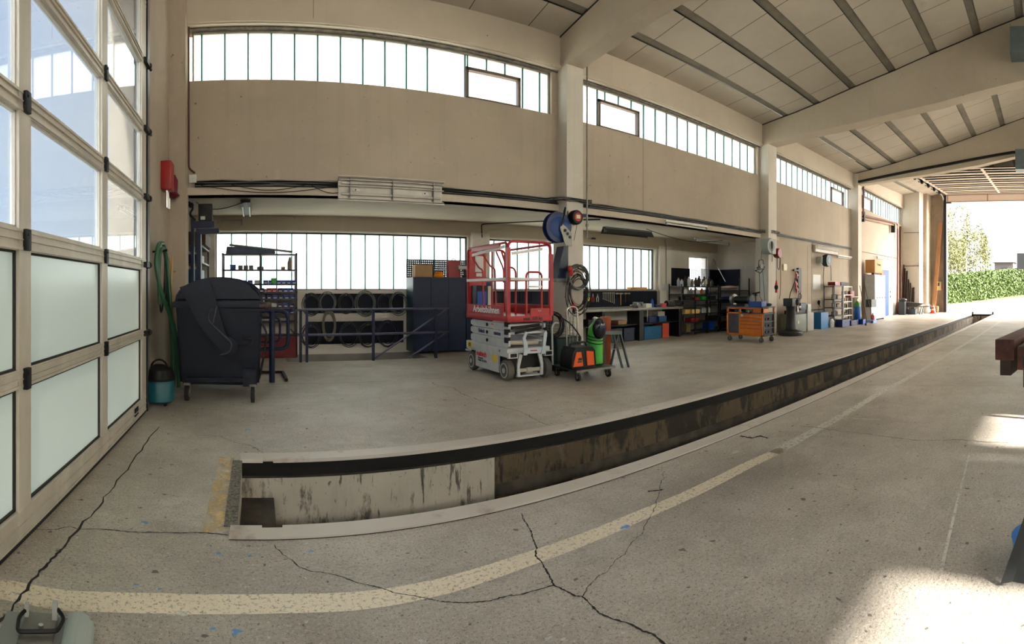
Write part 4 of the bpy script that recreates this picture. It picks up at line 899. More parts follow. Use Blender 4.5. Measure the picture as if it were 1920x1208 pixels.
for yy in (.55, 1.0):
    MB().tube(rounded([(.03, yy+.35, 1.96), (.05, yy+.10, 1.75), (.06, yy-.02, 1.72), (.06, yy-.06, 1.0)], .10, 6), .014, 8).build('extension_rail', [LR], t)
MB().tube(rounded([(.16, .5, 2.0), (.25, .5, 1.75), (.38, .5, 1.74), (.42, .5, 1.68), (.42, .5, .99)], .07, 6), .016, 8).build('extension_rail', [LR], t)
MB().tube(rounded([(.06, .5, 2.0), (.20, .5, 1.72), (.20, .5, 1.5)], .07, 6), .014, 8).build('extension_rail', [LR], t)
MB().tube(hoop((.34, .03), (.62, .03), 1.66, .99, .08), .018, 8).build('gate', [LR], t)
MB().box(.34, .015, 1.42, .62, .03, 1.45).build('gate_bar', [MATS['worn_white_rail']], t)
MB().tube([(.5, Ln-.02, .99), (.5, Ln-.02, 2.1)], .018).build('rear_upright', [LR], t)
MB().box(.03, Ln-.06, .99, .36, Ln-.03, 2.06, bev=.005).build('rear_panel', [LR], t)
MB().box(.14, Ln-.075, 1.70, .30, Ln-.062, 1.98).build('notice', [WHITE], t)
MB().box(.16, Ln-.075, 1.62, .28, Ln-.062, 1.68).build('notice', [WHITE], t)
MB().box(.06, Ln-.30, .99, .26, Ln-.08, 1.46, bev=.01).build('control_box', [BLACK], t); MB().box(.07, Ln-.315, 1.02, .25, Ln-.30, 1.36).build('control_panel', [BLUE], t)
MB().box(.30, Ln-.25, .99, .36, Ln-.08, 1.45).build('manual_case', [mat('cream', srgb(214, 208, 190), .6)], t)
lettering('Arbeitsbühnen', .158, TXTW, t, (-.004, .74, 1.065), (PI/2, 0, -PI/2), bold=.002, sx=1.02)
MB().box(-.001, .20, .995, .003, 1.36, 1.13).build('sign_panel', [LR], t)
lettering('max. 230 kg', .07, TXTK, t, (.44, -.004, .945), (PI/2, 0, 0), bold=.001)
lettering('- - -', .05, TXTK, t, (.08, -.004, .945), (PI/2, 0, 0), bold=.001)
lettering('TÜV', .035, TXTW, t, (.56, -.004, 1.06), (PI/2, 0, 0))
# scissor pack: stacked arms
def armside(y0, y1, z0, z1, x, sk=.07): 
    return MB().prism([(y0+sk, z0), (y1-sk, z0), (y1, z0+.03), (y1, z1-.02), (y1-sk*.6, z1), (y0+sk*.6, z1), (y0, z1-.02), (y0, z0+.03)], 'x', x, x+.035)
for k_, (z0, z1) in enumerate(((.50, .63), (.64, .755), (.765, .875))):
    armside(.08, 1.46, z0, z1, .06, .10).build('scissor_arm', [LW], t); armside(.10, 1.46, z0, z1, Wd-.10, .10).build('scissor_arm', [LW], t)
    for yy in (.16, .2+.02*k_):
        MB().cyl((.08, yy, (z0+z1)/2+.02), (Wd-.08, yy, (z0+z1)/2+.02), .02, n=10).build('cross_tube', [LW], t)
    MB().cyl((.05, .80, (z0+z1)/2), (.045, .80, (z0+z1)/2), .03).cyl((.04, .8, (z0+z1)/2), (.06, .8, (z0+z1)/2), .022).build('pivot_pin', [DSTEEL], t)
    MB().box(.03, .09, z1-.05, .09, .17, z1+.03).build('slide_pad', [BLACK], t)
MB().cyl((.1, .12, .58), (.6, .12, .56), .035).build('hydraulic_cylinder', [mat('cylinder_cream', srgb(200, 190, 170), .4)], t)
MB().cyl((.12, .10, .80), (.62, .10, .84), .022).cyl((.2, .13, .72), (.66, .10, .79), .018).build('cable_guide', [DSTEEL], t)
lettering('Einfach', .085, TXTB, t, (.055, 1.02, .70), (PI/2, 0, -PI/2), bold=.002); lettering('mieten', .085, TXTB, t, (.055, .45, .70), (PI/2, 0, -PI/2), bold=.002)
lettering('ECO', .035, TXTR, t, (.055, .62, .835), (PI/2, 0, -PI/2))
# chassis
k = MB(); k.box(.02, .04, .42, Wd-.02, 1.50, .50, bev=.01); k.build('chassis_top', [LW], t)
k = MB(); k.box(.0, .02, .37, .05, 1.52, .50, bev=.006); k.box(.0, -.03, .36, .16, .02, .44); k.box(Wd-.16, -.03, .36, Wd, .02, .44); k.build('side_rail', [LW], t)
MB().box(.03, -.035, .375, .14, -.03, .43).build('fork_pocket', [BLACK], t); MB().box(Wd-.14, -.035, .375, Wd-.03, -.03, .43).build('fork_pocket', [BLACK], t)
k = MB(); k.box(.012, .33, .10, .05, 1.16, .385, bev=.01); k.build('side_cover', [LW], t)
MB().box(Wd-.05, .33, .10, Wd-.012, 1.16, .385).build('side_cover', [LW], t)
k = MB(); k.box(.06, .12, .10, Wd-.06, 1.45, .40); k.build('drive_bay', [DSTEEL], t)
k = MB(); k.box(.18, .02, .065, Wd-.18, .07, .085); k.prism([(.17, .07), (.22, .07), (.21, .22), (.26, .40), (.20, .42), (.17, .25)], 'y', .0, .03); k.prism([(Wd-.17, .07), (Wd-.22, .07), (Wd-.21, .22), (Wd-.26, .40), (Wd-.20, .42), (Wd-.17, .25)], 'y', .0, .03); k.build('front_frame', [LW], t)
k = MB(); k.cyl((.2, .06, .155), (Wd-.2, .06, .155), .032); k.cyl((.35, .05, .155), (.45, .05, .155), .042); k.build('axle', [mat('axle_cream', srgb(190, 184, 170), .4)], t)
k = MB(); k.prism([(.24, .40), (.30, .40), (.31, .55), (.27, .66), (.31, .74), (.27, .76), (.22, .66), (.245, .55)], 'y', -.07, -.05); k.prism([(.62, .40), (.54, .40), (.58, .52), (.60, .72), (.64, .76), (.66, .72), (.63, .52)], 'y', -.07, -.05); k.box(.28, -.06, .42, .60, -.045, .50); k.build('ladder', [mat('ladder_blue_white', srgb(196, 206, 214), .45, var=.15)], t)
lettering('HAULOTTE', .028, TXTR, t, (.42, -.064, .46), (PI/2, 0, 0), bold=.0005) if 0 else None
MB().box(.36, -.064, .455, .48, -.061, .47).build('red_label', [TXTR], t)
for x, y in ((.075, .16), (Wd-.075, .12), (.075, 1.36), (Wd-.075, 1.36)):
    s_ = -1 if x < .4 else 1
    w = MB(); w.lathe([(.10, -.055), (.150, -.05), (.158, -.03), (.158, .03), (.150, .05), (.10, .055)], c=(x, y, .158), n=28, rot=Matrix.Rotation(PI/2, 3, 'Y')); o = w.build('wheel', [mat('grey_tyre', srgb(104, 98, 90), .8, var=.2)], t)
    w = MB(); w.lathe([(.115, .0), (.115, .058), (.10, .06), (.095, .035), (.04, .035), (.04, .065), (.0, .07)], c=(x, y, .158), n=24, rot=Matrix.Rotation(s_*PI/2, 3, 'Y')); q = w.build('hub', [LGREY], o)
MB().box(-.004, 1.30, .385, .0, 1.44, .49).build('warning_sticker', [YEL], t); lettering('CE', .075, TXTK, t, (-.006, 1.37, .438), (PI/2, 0, -PI/2), bold=.002)
lettering('maltech', .118, TXTR, t, (.010, .93, .325), (PI/2, 0, -PI/2), bold=.003)
lettering('Salzburg/Wals', .034, TXTK, t, (.010, .96, .255), (PI/2, 0, -PI/2)); lettering('0 3862 32 42 74', .048, TXTK, t, (.010, .90, .215), (PI/2, 0, -PI/2), bold=.0008)
MB().box(.006, .345, .26, .012, .55, .38).build('yellow_sticker', [mat('pale_yellow_sticker', srgb(238, 208, 96), .5)], t)
MB().box(.0, 1.16, .36, .10, 1.50, .385).box(-.01, 1.42, .32, .1, 1.54, .345).build('rear_bumper', [LW], t)
MB().cyl((-.003, .26, .45), (.001, .26, .45), .022).build('emblem', [GREY], t)
# ================================================================ PILLAR 1
t = thing('hose_reel', 'large navy hose reel with a drilled silver bracket on the first pillar', 'hose reel', (5.36, 7.88, 2.56))
RX = Matrix.Rotation(PI/2, 3, 'X')
MB().lathe([(.05, -.07), (.285, -.07), (.29, -.06), (.285, -.05), (.19, -.045), (.19, .045), (.285, .05), (.29, .06), (.285, .07), (.05, .07)], n=36, rot=RX).build('drum', [mat('reel_navy', srgb(20, 44, 96), .45)], t)
MB().lathe([(.0, .071), (.20, .074), (.17, .09), (.0, .095)], n=30, rot=RX).build('side_disc', [mat('reel_blue', srgb(28, 66, 130), .45)], t)
k = MB(); k.prism([(.02, .06), (.10, .02), (.25, -.10), (.25, -.34), (.10, -.34), (-.02, -.02)], 'y', -.135, -.12); k.build('bracket', [STEEL], t)
k = MB(); [k.cyl((.09+.055*i, -.142, -.06-.06*i), (.09+.055*i, -.136, -.06-.06*i), .03) for i in range(3)]; k.build('bracket_hole', [BLACK], t)
MB().tube(rounded([(0, -.14, .02), (.06, -.15, .2), (.10, -.12, .34), (.16, -.05, .40), (.19, .05, .30), (.2, .05, .1)], .06), .016).build('inlet_hose', [BLACK], t)
t = thing('sheet_hopper', 'navy tapered sheet metal holder below the large hose reel', 'holder', (5.5, 8.0, 0))
MB().prism([(-.16, 1.54), (.11, 1.54), (.11, 2.22), (.02, 2.22)], 'y', -.12, .12).build('body', [mat('holder_navy', srgb(22, 34, 62), .4)], t)
MB().prism([(-.165, 1.53), (.115, 1.53), (.115, 1.60), (-.155, 1.60)], 'y', -.126, .126).build('base_strip', [GREY], t)
t = thing('cable_reel', 'round red and navy retractable cable reel high on the front of the first pillar', 'cable reel', onY(1079, 408, 7.78))
MB().lathe([(0, -.08), (.12, -.08), (.14, -.05), (.14, .05), (.12, .08), (0, .08)], n=24, rot=RX).build('housing', [BLACK], t)
MB().lathe([(0, .081), (.085, .081), (.08, .09), (0, .092)], n=20, rot=RX).build('face_plate', [RED], t)
MB().box(-.045, -.096, -.03, .045, -.09, .04).build('label', [mat('label_cream', srgb(226, 206, 170), .6)], t)
MB().tube([(.0, -.05, -.13), (-.03, -.05, -.28), (-.08, -.06, -.45)], .005, 5).build('cable', [BLACK], t)
MB().box(.10, -.04, .02, .22, .15, .08).build('bracket', [BLACK], t)
g = MB(); g.cyl((6.06, 7.86, 2.4), (6.06, 7.86, 6.2), .016); g.cyl((6.05, 7.86, 2.4), (6.18, 7.86, 2.4), .016); g.cyl((6.06, 7.86, 2.62), (6.06, 7.86, 2.68), .03)
t = thing('air_pipe', 'thin grey air pipe with a tap running down the right edge of the first pillar', 'pipe', (0, 0, 0)); g.build('pipe', [STEEL], t); MB().cyl((6.16, 7.83, 2.4), (6.24, 7.83, 2.4), .02).build('tap', [DSTEEL], t)
g = MB(); g.cyl((5.63, 7.91, .9), (5.63, 7.91, 2.9), .012); tag(g.build('conduit', [GREY]), 'thin grey conduit on the left front edge of the first pillar', 'conduit')
t = thing('cable_bundle', 'large bundle of grey hose and black cables hung on the front of the first pillar', 'cable bundle', onY(1082, 530, 7.74))
k = MB()
for j in range(5): k.tube(coil_pts((.02, .03-.015*j, .10), .20+.008*j, 1, 'xz', .04, 1.0, seed=j, n=24), .018, 6)
k.build('grey_hose', [mat('grey_hose', srgb(96, 96, 92), .4)], t)
k = MB(); k.tube(coil_pts((0, -.02, -.18), .36, 7, 'xz', .22, .62, seed=5, thick=.03), .009, 5); k.build('black_cable', [BLACK], t)
k = MB(); k.tube(coil_pts((.04, -.03, -.16), .33, 3, 'xz', .2, .7, seed=9, thick=.03), .007, 5); k.build('brown_cable', [mat('brown_cable', srgb(120, 100, 84), .5)], t)
for c in ((-.20, -.05, .26), (-.18, -.05, .17), (-.12, -.06, -.46)): MB().ball(c, .05, (1, .8, 1.2)).build('red_plug', [REDC], t)
MB().cyl((-.12, -.06, -.6), (-.12, -.06, -.5), .03).build('black_plug', [BLACK], t)
# ---- things behind the lift
t = crate('parts_cabinet', 'dark green cabinet on the floor between the scissor lift and the first pillar', 4.78, 7.05, 0, 5.30, 7.6, .55, mat('dark_green_enamel', srgb(22, 50, 50), .4), cat='cabinet', lid=BLACK)
t = thing('wire_basket', 'grey wire basket on the dark green cabinet behind the lift', 'basket', (5.02, 7.32, .572)); q = MB()
for i in range(9): q.box(-.2+.05*i-.002, -.2, 0, -.2+.05*i+.002, -.196, .26); q.box(-.2+.05*i-.002, .196, 0, -.2+.05*i+.002, .2, .26)
for i in range(6): q.box(-.2, -.202, .05*i, .2, -.198, .05*i+.004); q.box(-.2, .198, .05*i, .2, .202, .05*i+.004); q.box(-.202, -.2, .05*i, -.198, .2, .05*i+.004); q.box(.198, -.2, .05*i, .202, .2, .05*i+.004)
q.box(-.2, -.2, 0, .2, .2, .004); q.build('wire_mesh', [GREY], t)
# ---- platform cart, welder, gas bottle
t = thing('platform_cart', 'flat grey platform cart with a tube handle at the foot of the first pillar', 'cart', (4.86, 6.42, 0))
MB().box(-.38, -.36, .15, .38, .36, .18, bev=.008).build('deck', [DGREY], t)
MB().box(-.385, -.365, .145, .385, -.355, .175).build('edge_strip', [STEEL], t)
MB().tube(rounded([(-.36, .32, .15), (-.36, .34, .80), (-.30, .34, .86), (-.24, .34, .84)], .08), .016, 10).build('handle', [LGREY], t)
for x, y in ((-.3, -.28), (.3, -.28), (-.3, .28), (.3, .28)):
    c = MB().cyl((x-.016, y, .06), (x+.016, y, .06), .058, n=18).build('caster', [RUBBER], t); MB().cyl((x-.02, y, .06), (x+.02, y, .06), .03).box(x-.022, y-.015, .06, x-.018, y+.015, .15).box(x+.018, y-.015, .06, x+.022, y+.015, .15).build('caster_fork', [STEEL], c)
t = thing('welding_machine', 'orange and black portable welding machine on the platform cart', 'welding machine', (4.72, 6.30, .181))
k = MB(); k.prism([(-.22, .0), (.22, .0), (.24, .05), (.22, .26), (.16, .32), (-.16, .32), (-.21, .24), (-.24, .05)], 'y', -.10, .22); k.build('housing', [BLACK], t)
k = MB(); k.prism([(-.21, .03), (-.02, .03), (-.06, .25), (-.15, .25)], 'y', -.112, -.10); k.prism([(.06, .03), (.20, .03), (.18, .24), (.04, .26)], 'y', -.112, -.10); k.build('side_panel', [WELDOR], t)
MB().tube(rounded([(-.16, .05, .31), (-.14, .05, .38), (.14, .05, .38), (.16, .05, .31)], .04), .018).build('handle', [BLACK], t)
MB().box(-.12, -.116, .12, -.05, -.112, .16).box(-.13, -.116, .09, -.05, -.112, .11).build('lettering', [TXTK], t)
t = thing('welding_cable', 'coiled black welding cable draped above the orange welding machine', 'cable', (4.64, 6.92, .80))
k = MB(); k.tube(coil_pts((0, 0, 0), .19, 5, 'xz', .14, .9, seed=21, thick=.03), .011, 6); k.tube([(-.12, 0, .15), (-.25, .1, .2), (-.3, .2, .28), (-.32, .3, .2)], .01); k.tube(rounded([(.10, 0, .15), (.28, -.1, .02), (.34, -.3, -.2), (.24, -.35, -.30)], .1), .012); k.build('cable', [BLACK], t)
t = thing('gas_bottle', 'bright green gas bottle standing on the platform cart', 'gas bottle', (5.12, 6.42, .181))
MB().lathe([(.10, 0), (.125, .015), (.125, .52), (.11, .60), (.05, .67), (.03, .70)], n=24).build('bottle_body', [LGREEN], t); MB().cyl((0, 0, .70), (0, 0, .76), .03).cyl((-.05, 0, .74), (.06, 0, .74), .014).build('valve', [CHROME], t)
k = MB(); [k.tube([(Vector((.135*math.cos(a), .135*math.sin(a), .36+.05*j+.03*math.sin(a)))) for a in [PI*2*i/20 for i in range(21)]], .008, 5) for j in range(3)]; k.build('hose_loop', [BLACK], t)
t = thing('welding_mask', 'shiny black welding mask hung on the green gas bottle', 'welding mask', (5.06, 6.24, .70))
k = MB(); k.ball((0, 0, .07), .15, (.85, .55, 1.15), 18); k.build('shell', [mat('gloss_black', (.012, .014, .02), .15)], t)
MB().box(-.06, -.092, .07, .06, -.07, .13, bev=.006).build('visor', [mat('visor_glass', srgb(50, 66, 92), .1)], t)
t = thing('bottle_trolley', 'chrome tube trolley frame behind the welding mask', 'trolley', (5.0, 6.9, 0))
MB().tube(hoop((-.11, 0), (.11, 0), 1.10, .18, .10), .014, 10).build('frame', [CHROME], t); MB().tube([(-.06, -.02, .18), (-.06, -.02, 1.0)], .010).tube([(.0, -.03, .2), (.0, -.03, 1.0)], .008).build('upright', [CHROME], t)
for s_ in (-1, 1): MB().cyl((s_*.1-.02, .03, .10), (s_*.1+.02, .03, .10), .09).build('wheel', [RUBBER], t)
# ---- orange beams and trestle
for k_, (x, w_) in enumerate(((1131, .11), (1140.5, .09))):
    c = rad(x, 542, 9.05+.1*k_); t = MB().box(-w_/2, -.05, 0, w_/2, .05, .90, bev=.006).build('formwork_beam', [mat('rust_orange_paint', srgb(176, 82, 40), .5, var=.25)], None, (c.x, c.y, 0), -.7)
    tag(t, '%s of the two rust-orange upright beams behind the folding trestle' % ('left', 'right')[k_], 'beam', 'rust-orange beams behind the trestle')
t = thing('folding_trestle', 'grey folding trestle standing right of the platform cart', 'trestle', (0, 0, 0))
TG = mat('trestle_grey', srgb(78, 88, 88), .45, .3, .3)
A = rad(1131, 624, 8.6); B = rad(1163, 624, 9.1)
MB().bar(A, B, .07, .06).build('top_bar', [TG], t)
for (x, y), p_ in (((1179, 689), B), ((1167, 690), B.lerp(A, .42)), ((1143, 695), B.lerp(A, .15)), ((1135, 698), A.lerp(B, .12))):
    MB().bar(p_-Vector((0, 0, .02)), onF(x, y), .035).build('leg', [TG], t)
MB().bar(rad(1146, 655, 8.7), rad(1167, 654, 9.1), .012).build('brace', [STEEL], t)
# ================================================================ WORKBENCH
WBX0, WBX1 = 6.6, 11.15
t = thing('workbench', 'long dark steel workbench with a bright worn edge between the first two pillars', 'workbench', (9.0, 9.85, 0))
MB().box(-2.3, 0, .82, 2.15, .75, .88, bev=.004).build('worktop', [mat('worn_worktop', srgb(150, 146, 140), .3, .3, .4, 6)], t)
for x in (-2.25, -.9, 2.0): MB().box(x, .02, 0, x+.08, .70, .82).build('leg', [DSTEEL], t)
MB().box(.38, .0, 0, .54, .5, .82).build('pedestal', [mat('brown_black_steel', srgb(34, 28, 30), .5)], t)
MB().box(-2.25, .04, .43, 2.1, .70, .46).build('lower_shelf', [DSTEEL], t)
t = thing('bench_vise', 'grey bench vise clamped on the edge of the long workbench', 'vise', (9.44, 9.92, .881))
MB().box(-.09, -.04, 0, .09, .16, .05, bev=.008).box(-.07, -.02, .05, .07, .12, .13, bev=.01).build('body', [GREY], t)
MB().box(-.16, -.05, .07, -.085, .1, .16, bev=.008).build('jaw', [STEEL], t); MB().box(.06, -.04, .06, .12, .1, .16, bev=.008).build('jaw', [GREY], t)
MB().cyl((-.32, .03, .08), (-.15, .03, .08), .018).build('screw', [CHROME], t)
t = MB().box(0, 0, 0, .012, .01, .36).build('steel_ruler', [CHROME], None, (9.66, 9.835, .50)); tag(t, 'steel ruler hanging from the workbench edge right of the vise', 'ruler')
boxo('carton', 'cream carton on the workbench right of the vise', 'carton', 9.78, 10.0, .881, 10.0, 10.15, .99, mat('cream', srgb(214, 208, 190), .6))
t = thing('spray_can', 'bright blue spray can on the workbench', 'spray can', (10.12, 10.1, .881)); MB().lathe([(.045, 0), (.045, .18), (.03, .2)]).build('can', [BLUE], t); MB().cyl((0, 0, .2), (0, 0, .24), .02).build('cap', [BLUE], t)
boxo('parts_box', 'dark blue parts box on the workbench beside the blue spray can', 'box', 10.17, 10.0, .881, 10.38, 10.2, .95, DBLUE)
boxo('carton', 'small red carton on the workbench right of the blue box', 'carton', 10.45, 10.0, .881, 10.6, 10.12, .985, mat('coral', srgb(214, 70, 74), .6))
t = thing('router_motor', 'dark machine motor with silver ribs on the right end of the workbench', 'motor', (10.85, 10.1, .881)); k = MB(); k.cyl((-.16, 0, .09), (.14, 0, .09), .085, n=18); k.box(-.14, -.08, 0, .12, .08, .03); k.build('housing', [BLACK], t)
for i in range(5): MB().cyl((-.14+.06*i, 0, .09), (-.12+.06*i, 0, .09), .095, n=18).build('rib', [STEEL], t)
# under the bench
crate('storage_crate', 'large teal crate on the floor under the workbench right of the pedestal', 9.62, 9.92, 0, 10.32, 10.4, .36, mat('teal_crate', srgb(24, 98, 142), .5))
boxo('jerry_can', 'orange-red canister beside the teal crate under the workbench', 'canister', 10.38, 9.95, 0, 10.66, 10.35, .42, mat('orange_red', srgb(204, 66, 32), .5), .02)
crate('storage_crate', 'dark blue crate under the workbench left of the pedestal', 8.9, 9.95, 0, 9.3, 10.4, .36, mat('blue_black', srgb(20, 38, 70), .5))
crate('storage_crate', 'dark grey-green crate under the workbench beside the dark blue crate', 8.45, 9.95, 0, 8.85, 10.4, .36, mat('grey_green', srgb(46, 58, 54), .5))
for i, (x, m, lab) in enumerate(((7.9, BLACK, 'black drill case on the lower bench shelf left of the cream tube'), (8.9, CARD, 'cream carton tube on the lower bench shelf left of the pedestal'), (10.05, DBLUE, 'dark blue case on the lower bench shelf above the teal crate'), (10.45, MBLUE, 'teal case at the right end of the lower bench shelf'))):
    boxo('tool_case', lab, 'case', x-.15, 10.0, .461, x+.15, 10.3, .461+(.10 if i == 1 else .16), m)
boxo('carton', 'pale carton on the teal case on the lower bench shelf', 'carton', 10.3, 10.05, .622, 10.58, 10.28, .75, mat('cream2', srgb(170, 166, 150), .7))
# tool boards with hanging tools
for x0, x1, lab in ((4.62, 7.5, 'dark tool board on the annex wall seen through the scissor lift railing'), (7.52, 10.9, 'dark tool board behind the workbench with hanging hand tools')):
    o = MB().box(x0, YA-.04, .90, x1, YA-.001, 1.34).build('tool_board', [NAVYD]); tag(o, lab, 'tool board')
o = MB().box(4.62, YA-.14, 1.343, 10.9, YA-.0, 1.375).build('wall_shelf', [CONC]); tag(o, 'narrow grey ledge under the annex windows above the tool boards', 'ledge')
HAND = mat('ash_handle', srgb(176, 120, 70), .5); GRP = 'hand tools hanging on the bench board'
def hammer(x, lab, hm=HAND, L_=.24, hd=.10):
    t = thing('hammer', lab, 'hammer', (x, YA-.06, 1.28), 0, GRP); MB().cyl((0, 0, -L_), (0, 0, .0), .012, n=8).build('handle', [hm], t); MB().box(-hd/2, -.018, -.03, hd/2, .018, .012, bev=.004).build('head', [STEEL], t)
def pliers(x, lab, m):
    t = thing('pliers', lab, 'pliers', (x, YA-.06, 1.27), 0, GRP)
    for s_ in (-1, 1): MB().tube([(s_*.004, 0, -.06), (s_*.035, 0, -.12), (s_*.03, 0, -.22)], .010, 6).build('grip', [m], t)
    MB().prism([(-.02, -.08), (.02, -.08), (.008, 0), (-.008, 0)], 'y', -.006, .006).build('jaw', [STEEL], t)
def spanner(x, lab, L_=.26, m=STEEL):
    t = thing('spanner', lab, 'spanner', (x, YA-.06, 1.29), 0, GRP); MB().box(-.009, -.004, -L_, .009, .004, 0).build('shaft', [m], t); MB().cyl((0, -.006, 0), (0, .006, 0), .022, n=10).build('head', [m], t); MB().cyl((0, -.006, -L_), (0, .006, -L_), .018, n=10).build('head', [m], t)
pliers(7.98, 'green-handled pliers on the bench tool board', GREEN); pliers(8.12, 'black-handled pliers on the bench tool board left of the yellow disc', BLACK); pliers(8.42, 'red-handled pliers on the bench tool board right of the yellow disc', REDC)
o = MB().cyl((8.27, YA-.07, 1.13), (8.27, YA-.05, 1.13), .055, n=18).build('grinding_disc', [YEL]); tag(o, 'yellow disc hanging on the bench tool board', 'disc')
o = MB().box(8.22, YA-.06, 1.2, 8.32, YA-.045, 1.28).build('spirit_level', [mat('mint', srgb(90, 180, 160), .5)]); tag(o, 'mint green block hanging above the yellow disc', 'tool')
pliers(8.58, 'pale-handled tongs right of the red pliers on the bench tool board', LGREY)
for i in range(7): spanner(8.78+.065*i, '%s spanner of the row between the tongs and the hammers' % ordn[i], .16+.02*i)
hammer(9.27, 'light-headed hammer left of the long orange-handled hammer', DSTEEL, .16, .09); hammer(9.42, 'long orange-handled hammer in the middle of the bench tool board', mat('orange_handle', srgb(214, 130, 80), .5), .34, .15); hammer(9.60, 'brown-handled hammer right of the long orange-handled hammer', BROWN, .26, .10); hammer(9.72, 'dark hammer furthest right on the bench tool board', DSTEEL, .24, .10)
for i in range(6): spanner(5.2+.33*i, '%s dark spanner on the board seen through the lift railing' % ordn[i], .22, DSTEEL)
boxo('wooden_box', 'shallow wooden box on the window ledge above the bench board', 'box', 9.75, YA-.13, 1.376, 10.4, YA+.05, 1.45, WOOD)
boxo('socket_strip', 'grey double socket box on the post right of the annex window', 'socket', 11.05, YA-.18, 1.35, 11.3, YA-.119, 1.55, LGREY)
g = MB(); g.tube(rounded([(11.2, YA-.14, 1.55), (11.2, YA-.14, 2.7), (11.15, YA-.14, 2.85), (11.0, YA-.3, 2.92)], .05), .010); tag(g.build('conduit', [GREY]), 'thin conduit running up the post right of the annex window', 'conduit')
# ================================================================ BLACK RACKS right of the bench
BR = mat('rack_black', (.02, .02, .026), .5)
rack('shelf_rack', 'black rack loaded with bottles and cartons below the small open window', 11.25, 13.1, 10.0, 10.5, [.10, .38, .64, .90, 1.06, 1.25, 1.48], (11.27, 11.9, 12.5, 13.08), 1.55, BR)
rack('shelf_rack', 'black rack at the annex corner carrying rolls and rags', 13.25, 13.86, 9.3, 10.5, [.10, .50, .98, 1.36], (13.27, 13.84), 1.75, BR)
o = MB().box(11.55, YA-.03, 1.5, 12.44, YA-.001, 2.06).build('pegboard', [NAVYD]); tag(o, 'dark board on the wall above the bottles left of the small window', 'board')
o = MB().box(13.86, 9.72, 1.5, 13.89, 10.70, 2.06).box(13.45, 10.66, 1.5, 13.86, 10.70, 2.06).build('pegboard', [NAVYD]); tag(o, 'dark board in the annex corner above the rag shelf', 'board')
q = MB(); t = thing('wire_grid', 'grey wire grid panel across the lower half of the small open window', 'panel', (12.93, YA-.05, 1.55))
for i in range(22): q.box(-.48+.044*i, 0, 0, -.48+.044*i+.008, .01, .52)
for i in range(18): q.box(-.48, 0, .03*i, .48, .01, .03*i+.010)
q.build('grid', [GREY], t)
cols = [('pale', LGREY), ('black', BLACK), ('white', WHITE), ('grey', GREY), ('rust-red', RUST), ('dark', DGREY), ('silver', CHROME), ('cream', mat('cream', (1, 1, 1))), ('brown', BROWN), ('green-grey', mat('grey_green', (1, 1, 1)))]
def bottle(x, y, z, h, r, cn, m, where, grp, cat='bottle'):
    t = thing('spray_can' if cat == 'can' else 'bottle', '%s %s %s' % (cn, cat, where), cat, (x, y, z), 0, grp)
    MB().lathe([(r*.95, 0), (r, h*.04), (r, h*.68), (r*.45, h*.84), (r*.4, h*.9)], n=12).build('bottle_body', [m], t); MB().cyl((0, 0, h*.9), (0, 0, h), r*.5, n=10).build('cap', [REDC if cn == 'pale' else BLACK], t)
for i, (cn, m) in enumerate(cols*2):
    if i > 14: break
    row = i >= 10
    bottle(11.40+.165*(i % 10 if not row else (i-10)*1.9+.5), 10.12 if not row else 10.33, 1.481, .22+.05*((i*7) % 3), .05, cn, m, ('in the front row' if not row else 'in the back row')+' of the bottle shelf below the small window', 'bottles on the black rack')
for i, (cn, m) in enumerate(((('white'), WHITE), (('grey'), GREY), (('cream'), MATS['cream']), (('orange'), ORANGE), (('black'), BLACK))):
    bottle(11.55+.26*i, 10.1, 1.251, .17, .055, cn, m, 'on the second shelf of the black rack', 'cans on the black rack', 'can')
for i, (x, z, w_, h_, m, cn, nm) in enumerate(((11.6, 1.061, .3, .10, BLACK, 'black', 'case'), (12.0, 1.061, .2, .08, RED, 'red', 'case'), (12.35, 1.061, .22, .11, GREEN, 'green', 'case'), (12.8, 1.061, .3, .12, DGREY, 'dark grey', 'case'),
        (11.55, .641, .22, .14, mat('butter', srgb(226, 190, 110), .6), 'yellow', 'carton'), (11.95, .641, .36, .13, MATS['butter'], 'long yellow', 'carton'), (11.9, .381, .34, .12, RED, 'dull red', 'case'), (11.6, .101, .2, .22, mat('olive', srgb(110, 100, 50), .6), 'olive', 'canister'), (12.75, .101, .28, .26, BLUE, 'blue', 'canister'), (12.9, .381, .3, .16, BLACK, 'black', 'case'))):
    boxo('carton' if nm == 'carton' else 'tool_case' if nm == 'case' else 'canister', '%s %s on the black rack, %s shelf' % (cn, nm, {1.061: 'middle', .641: 'lower', .381: 'second lowest', .101: 'bottom'}[z]), nm, x-w_/2, 10.02, z, x+w_/2, 10.3, z+h_, m, .01)
for i in range(4): bottle(12.35+.11*i, 10.08, .641, .19, .04, ordn[i]+' white', WHITE, 'of four on the lower shelf of the black rack', 'four white bottles')
o = MB().ball((13.55, 9.9, 1.44), .12, (1.6, 2.6, .6)).build('paper_roll', [mat('rag_cream', srgb(214, 186, 160), .8)]); tag(o, 'cream bundle of rags on the corner rack', 'rags')
o = MB().ball((13.55, 10.0, 1.06), .12, (1.7, 3.0, .75)).build('blue_tarp', [mat('tarp_blue', srgb(30, 40, 92), .6, var=.4)]); tag(o, 'dark blue rolled tarpaulin on the corner rack', 'tarpaulin')
o = MB().ball((13.55, 9.9, .62), .14, (1.5, 3.2, .85)).build('black_sack', [RUBBER]); tag(o, 'black sack on the lower shelf of the corner rack', 'sack')
o = MB().ball((13.55, 9.9, .22), .16, (1.5, 3.0, .75)).build('black_sack', [RUBBER]); tag(o, 'black sack on the bottom shelf of the corner rack', 'sack')
g = MB(); g.cyl(onX(1337, 485, 13.7), onX(1360, 528, 13.3), .010); tag(g.build('steel_rod', [CHROME]), 'thin pale rod leaning diagonally across the corner board', 'rod')
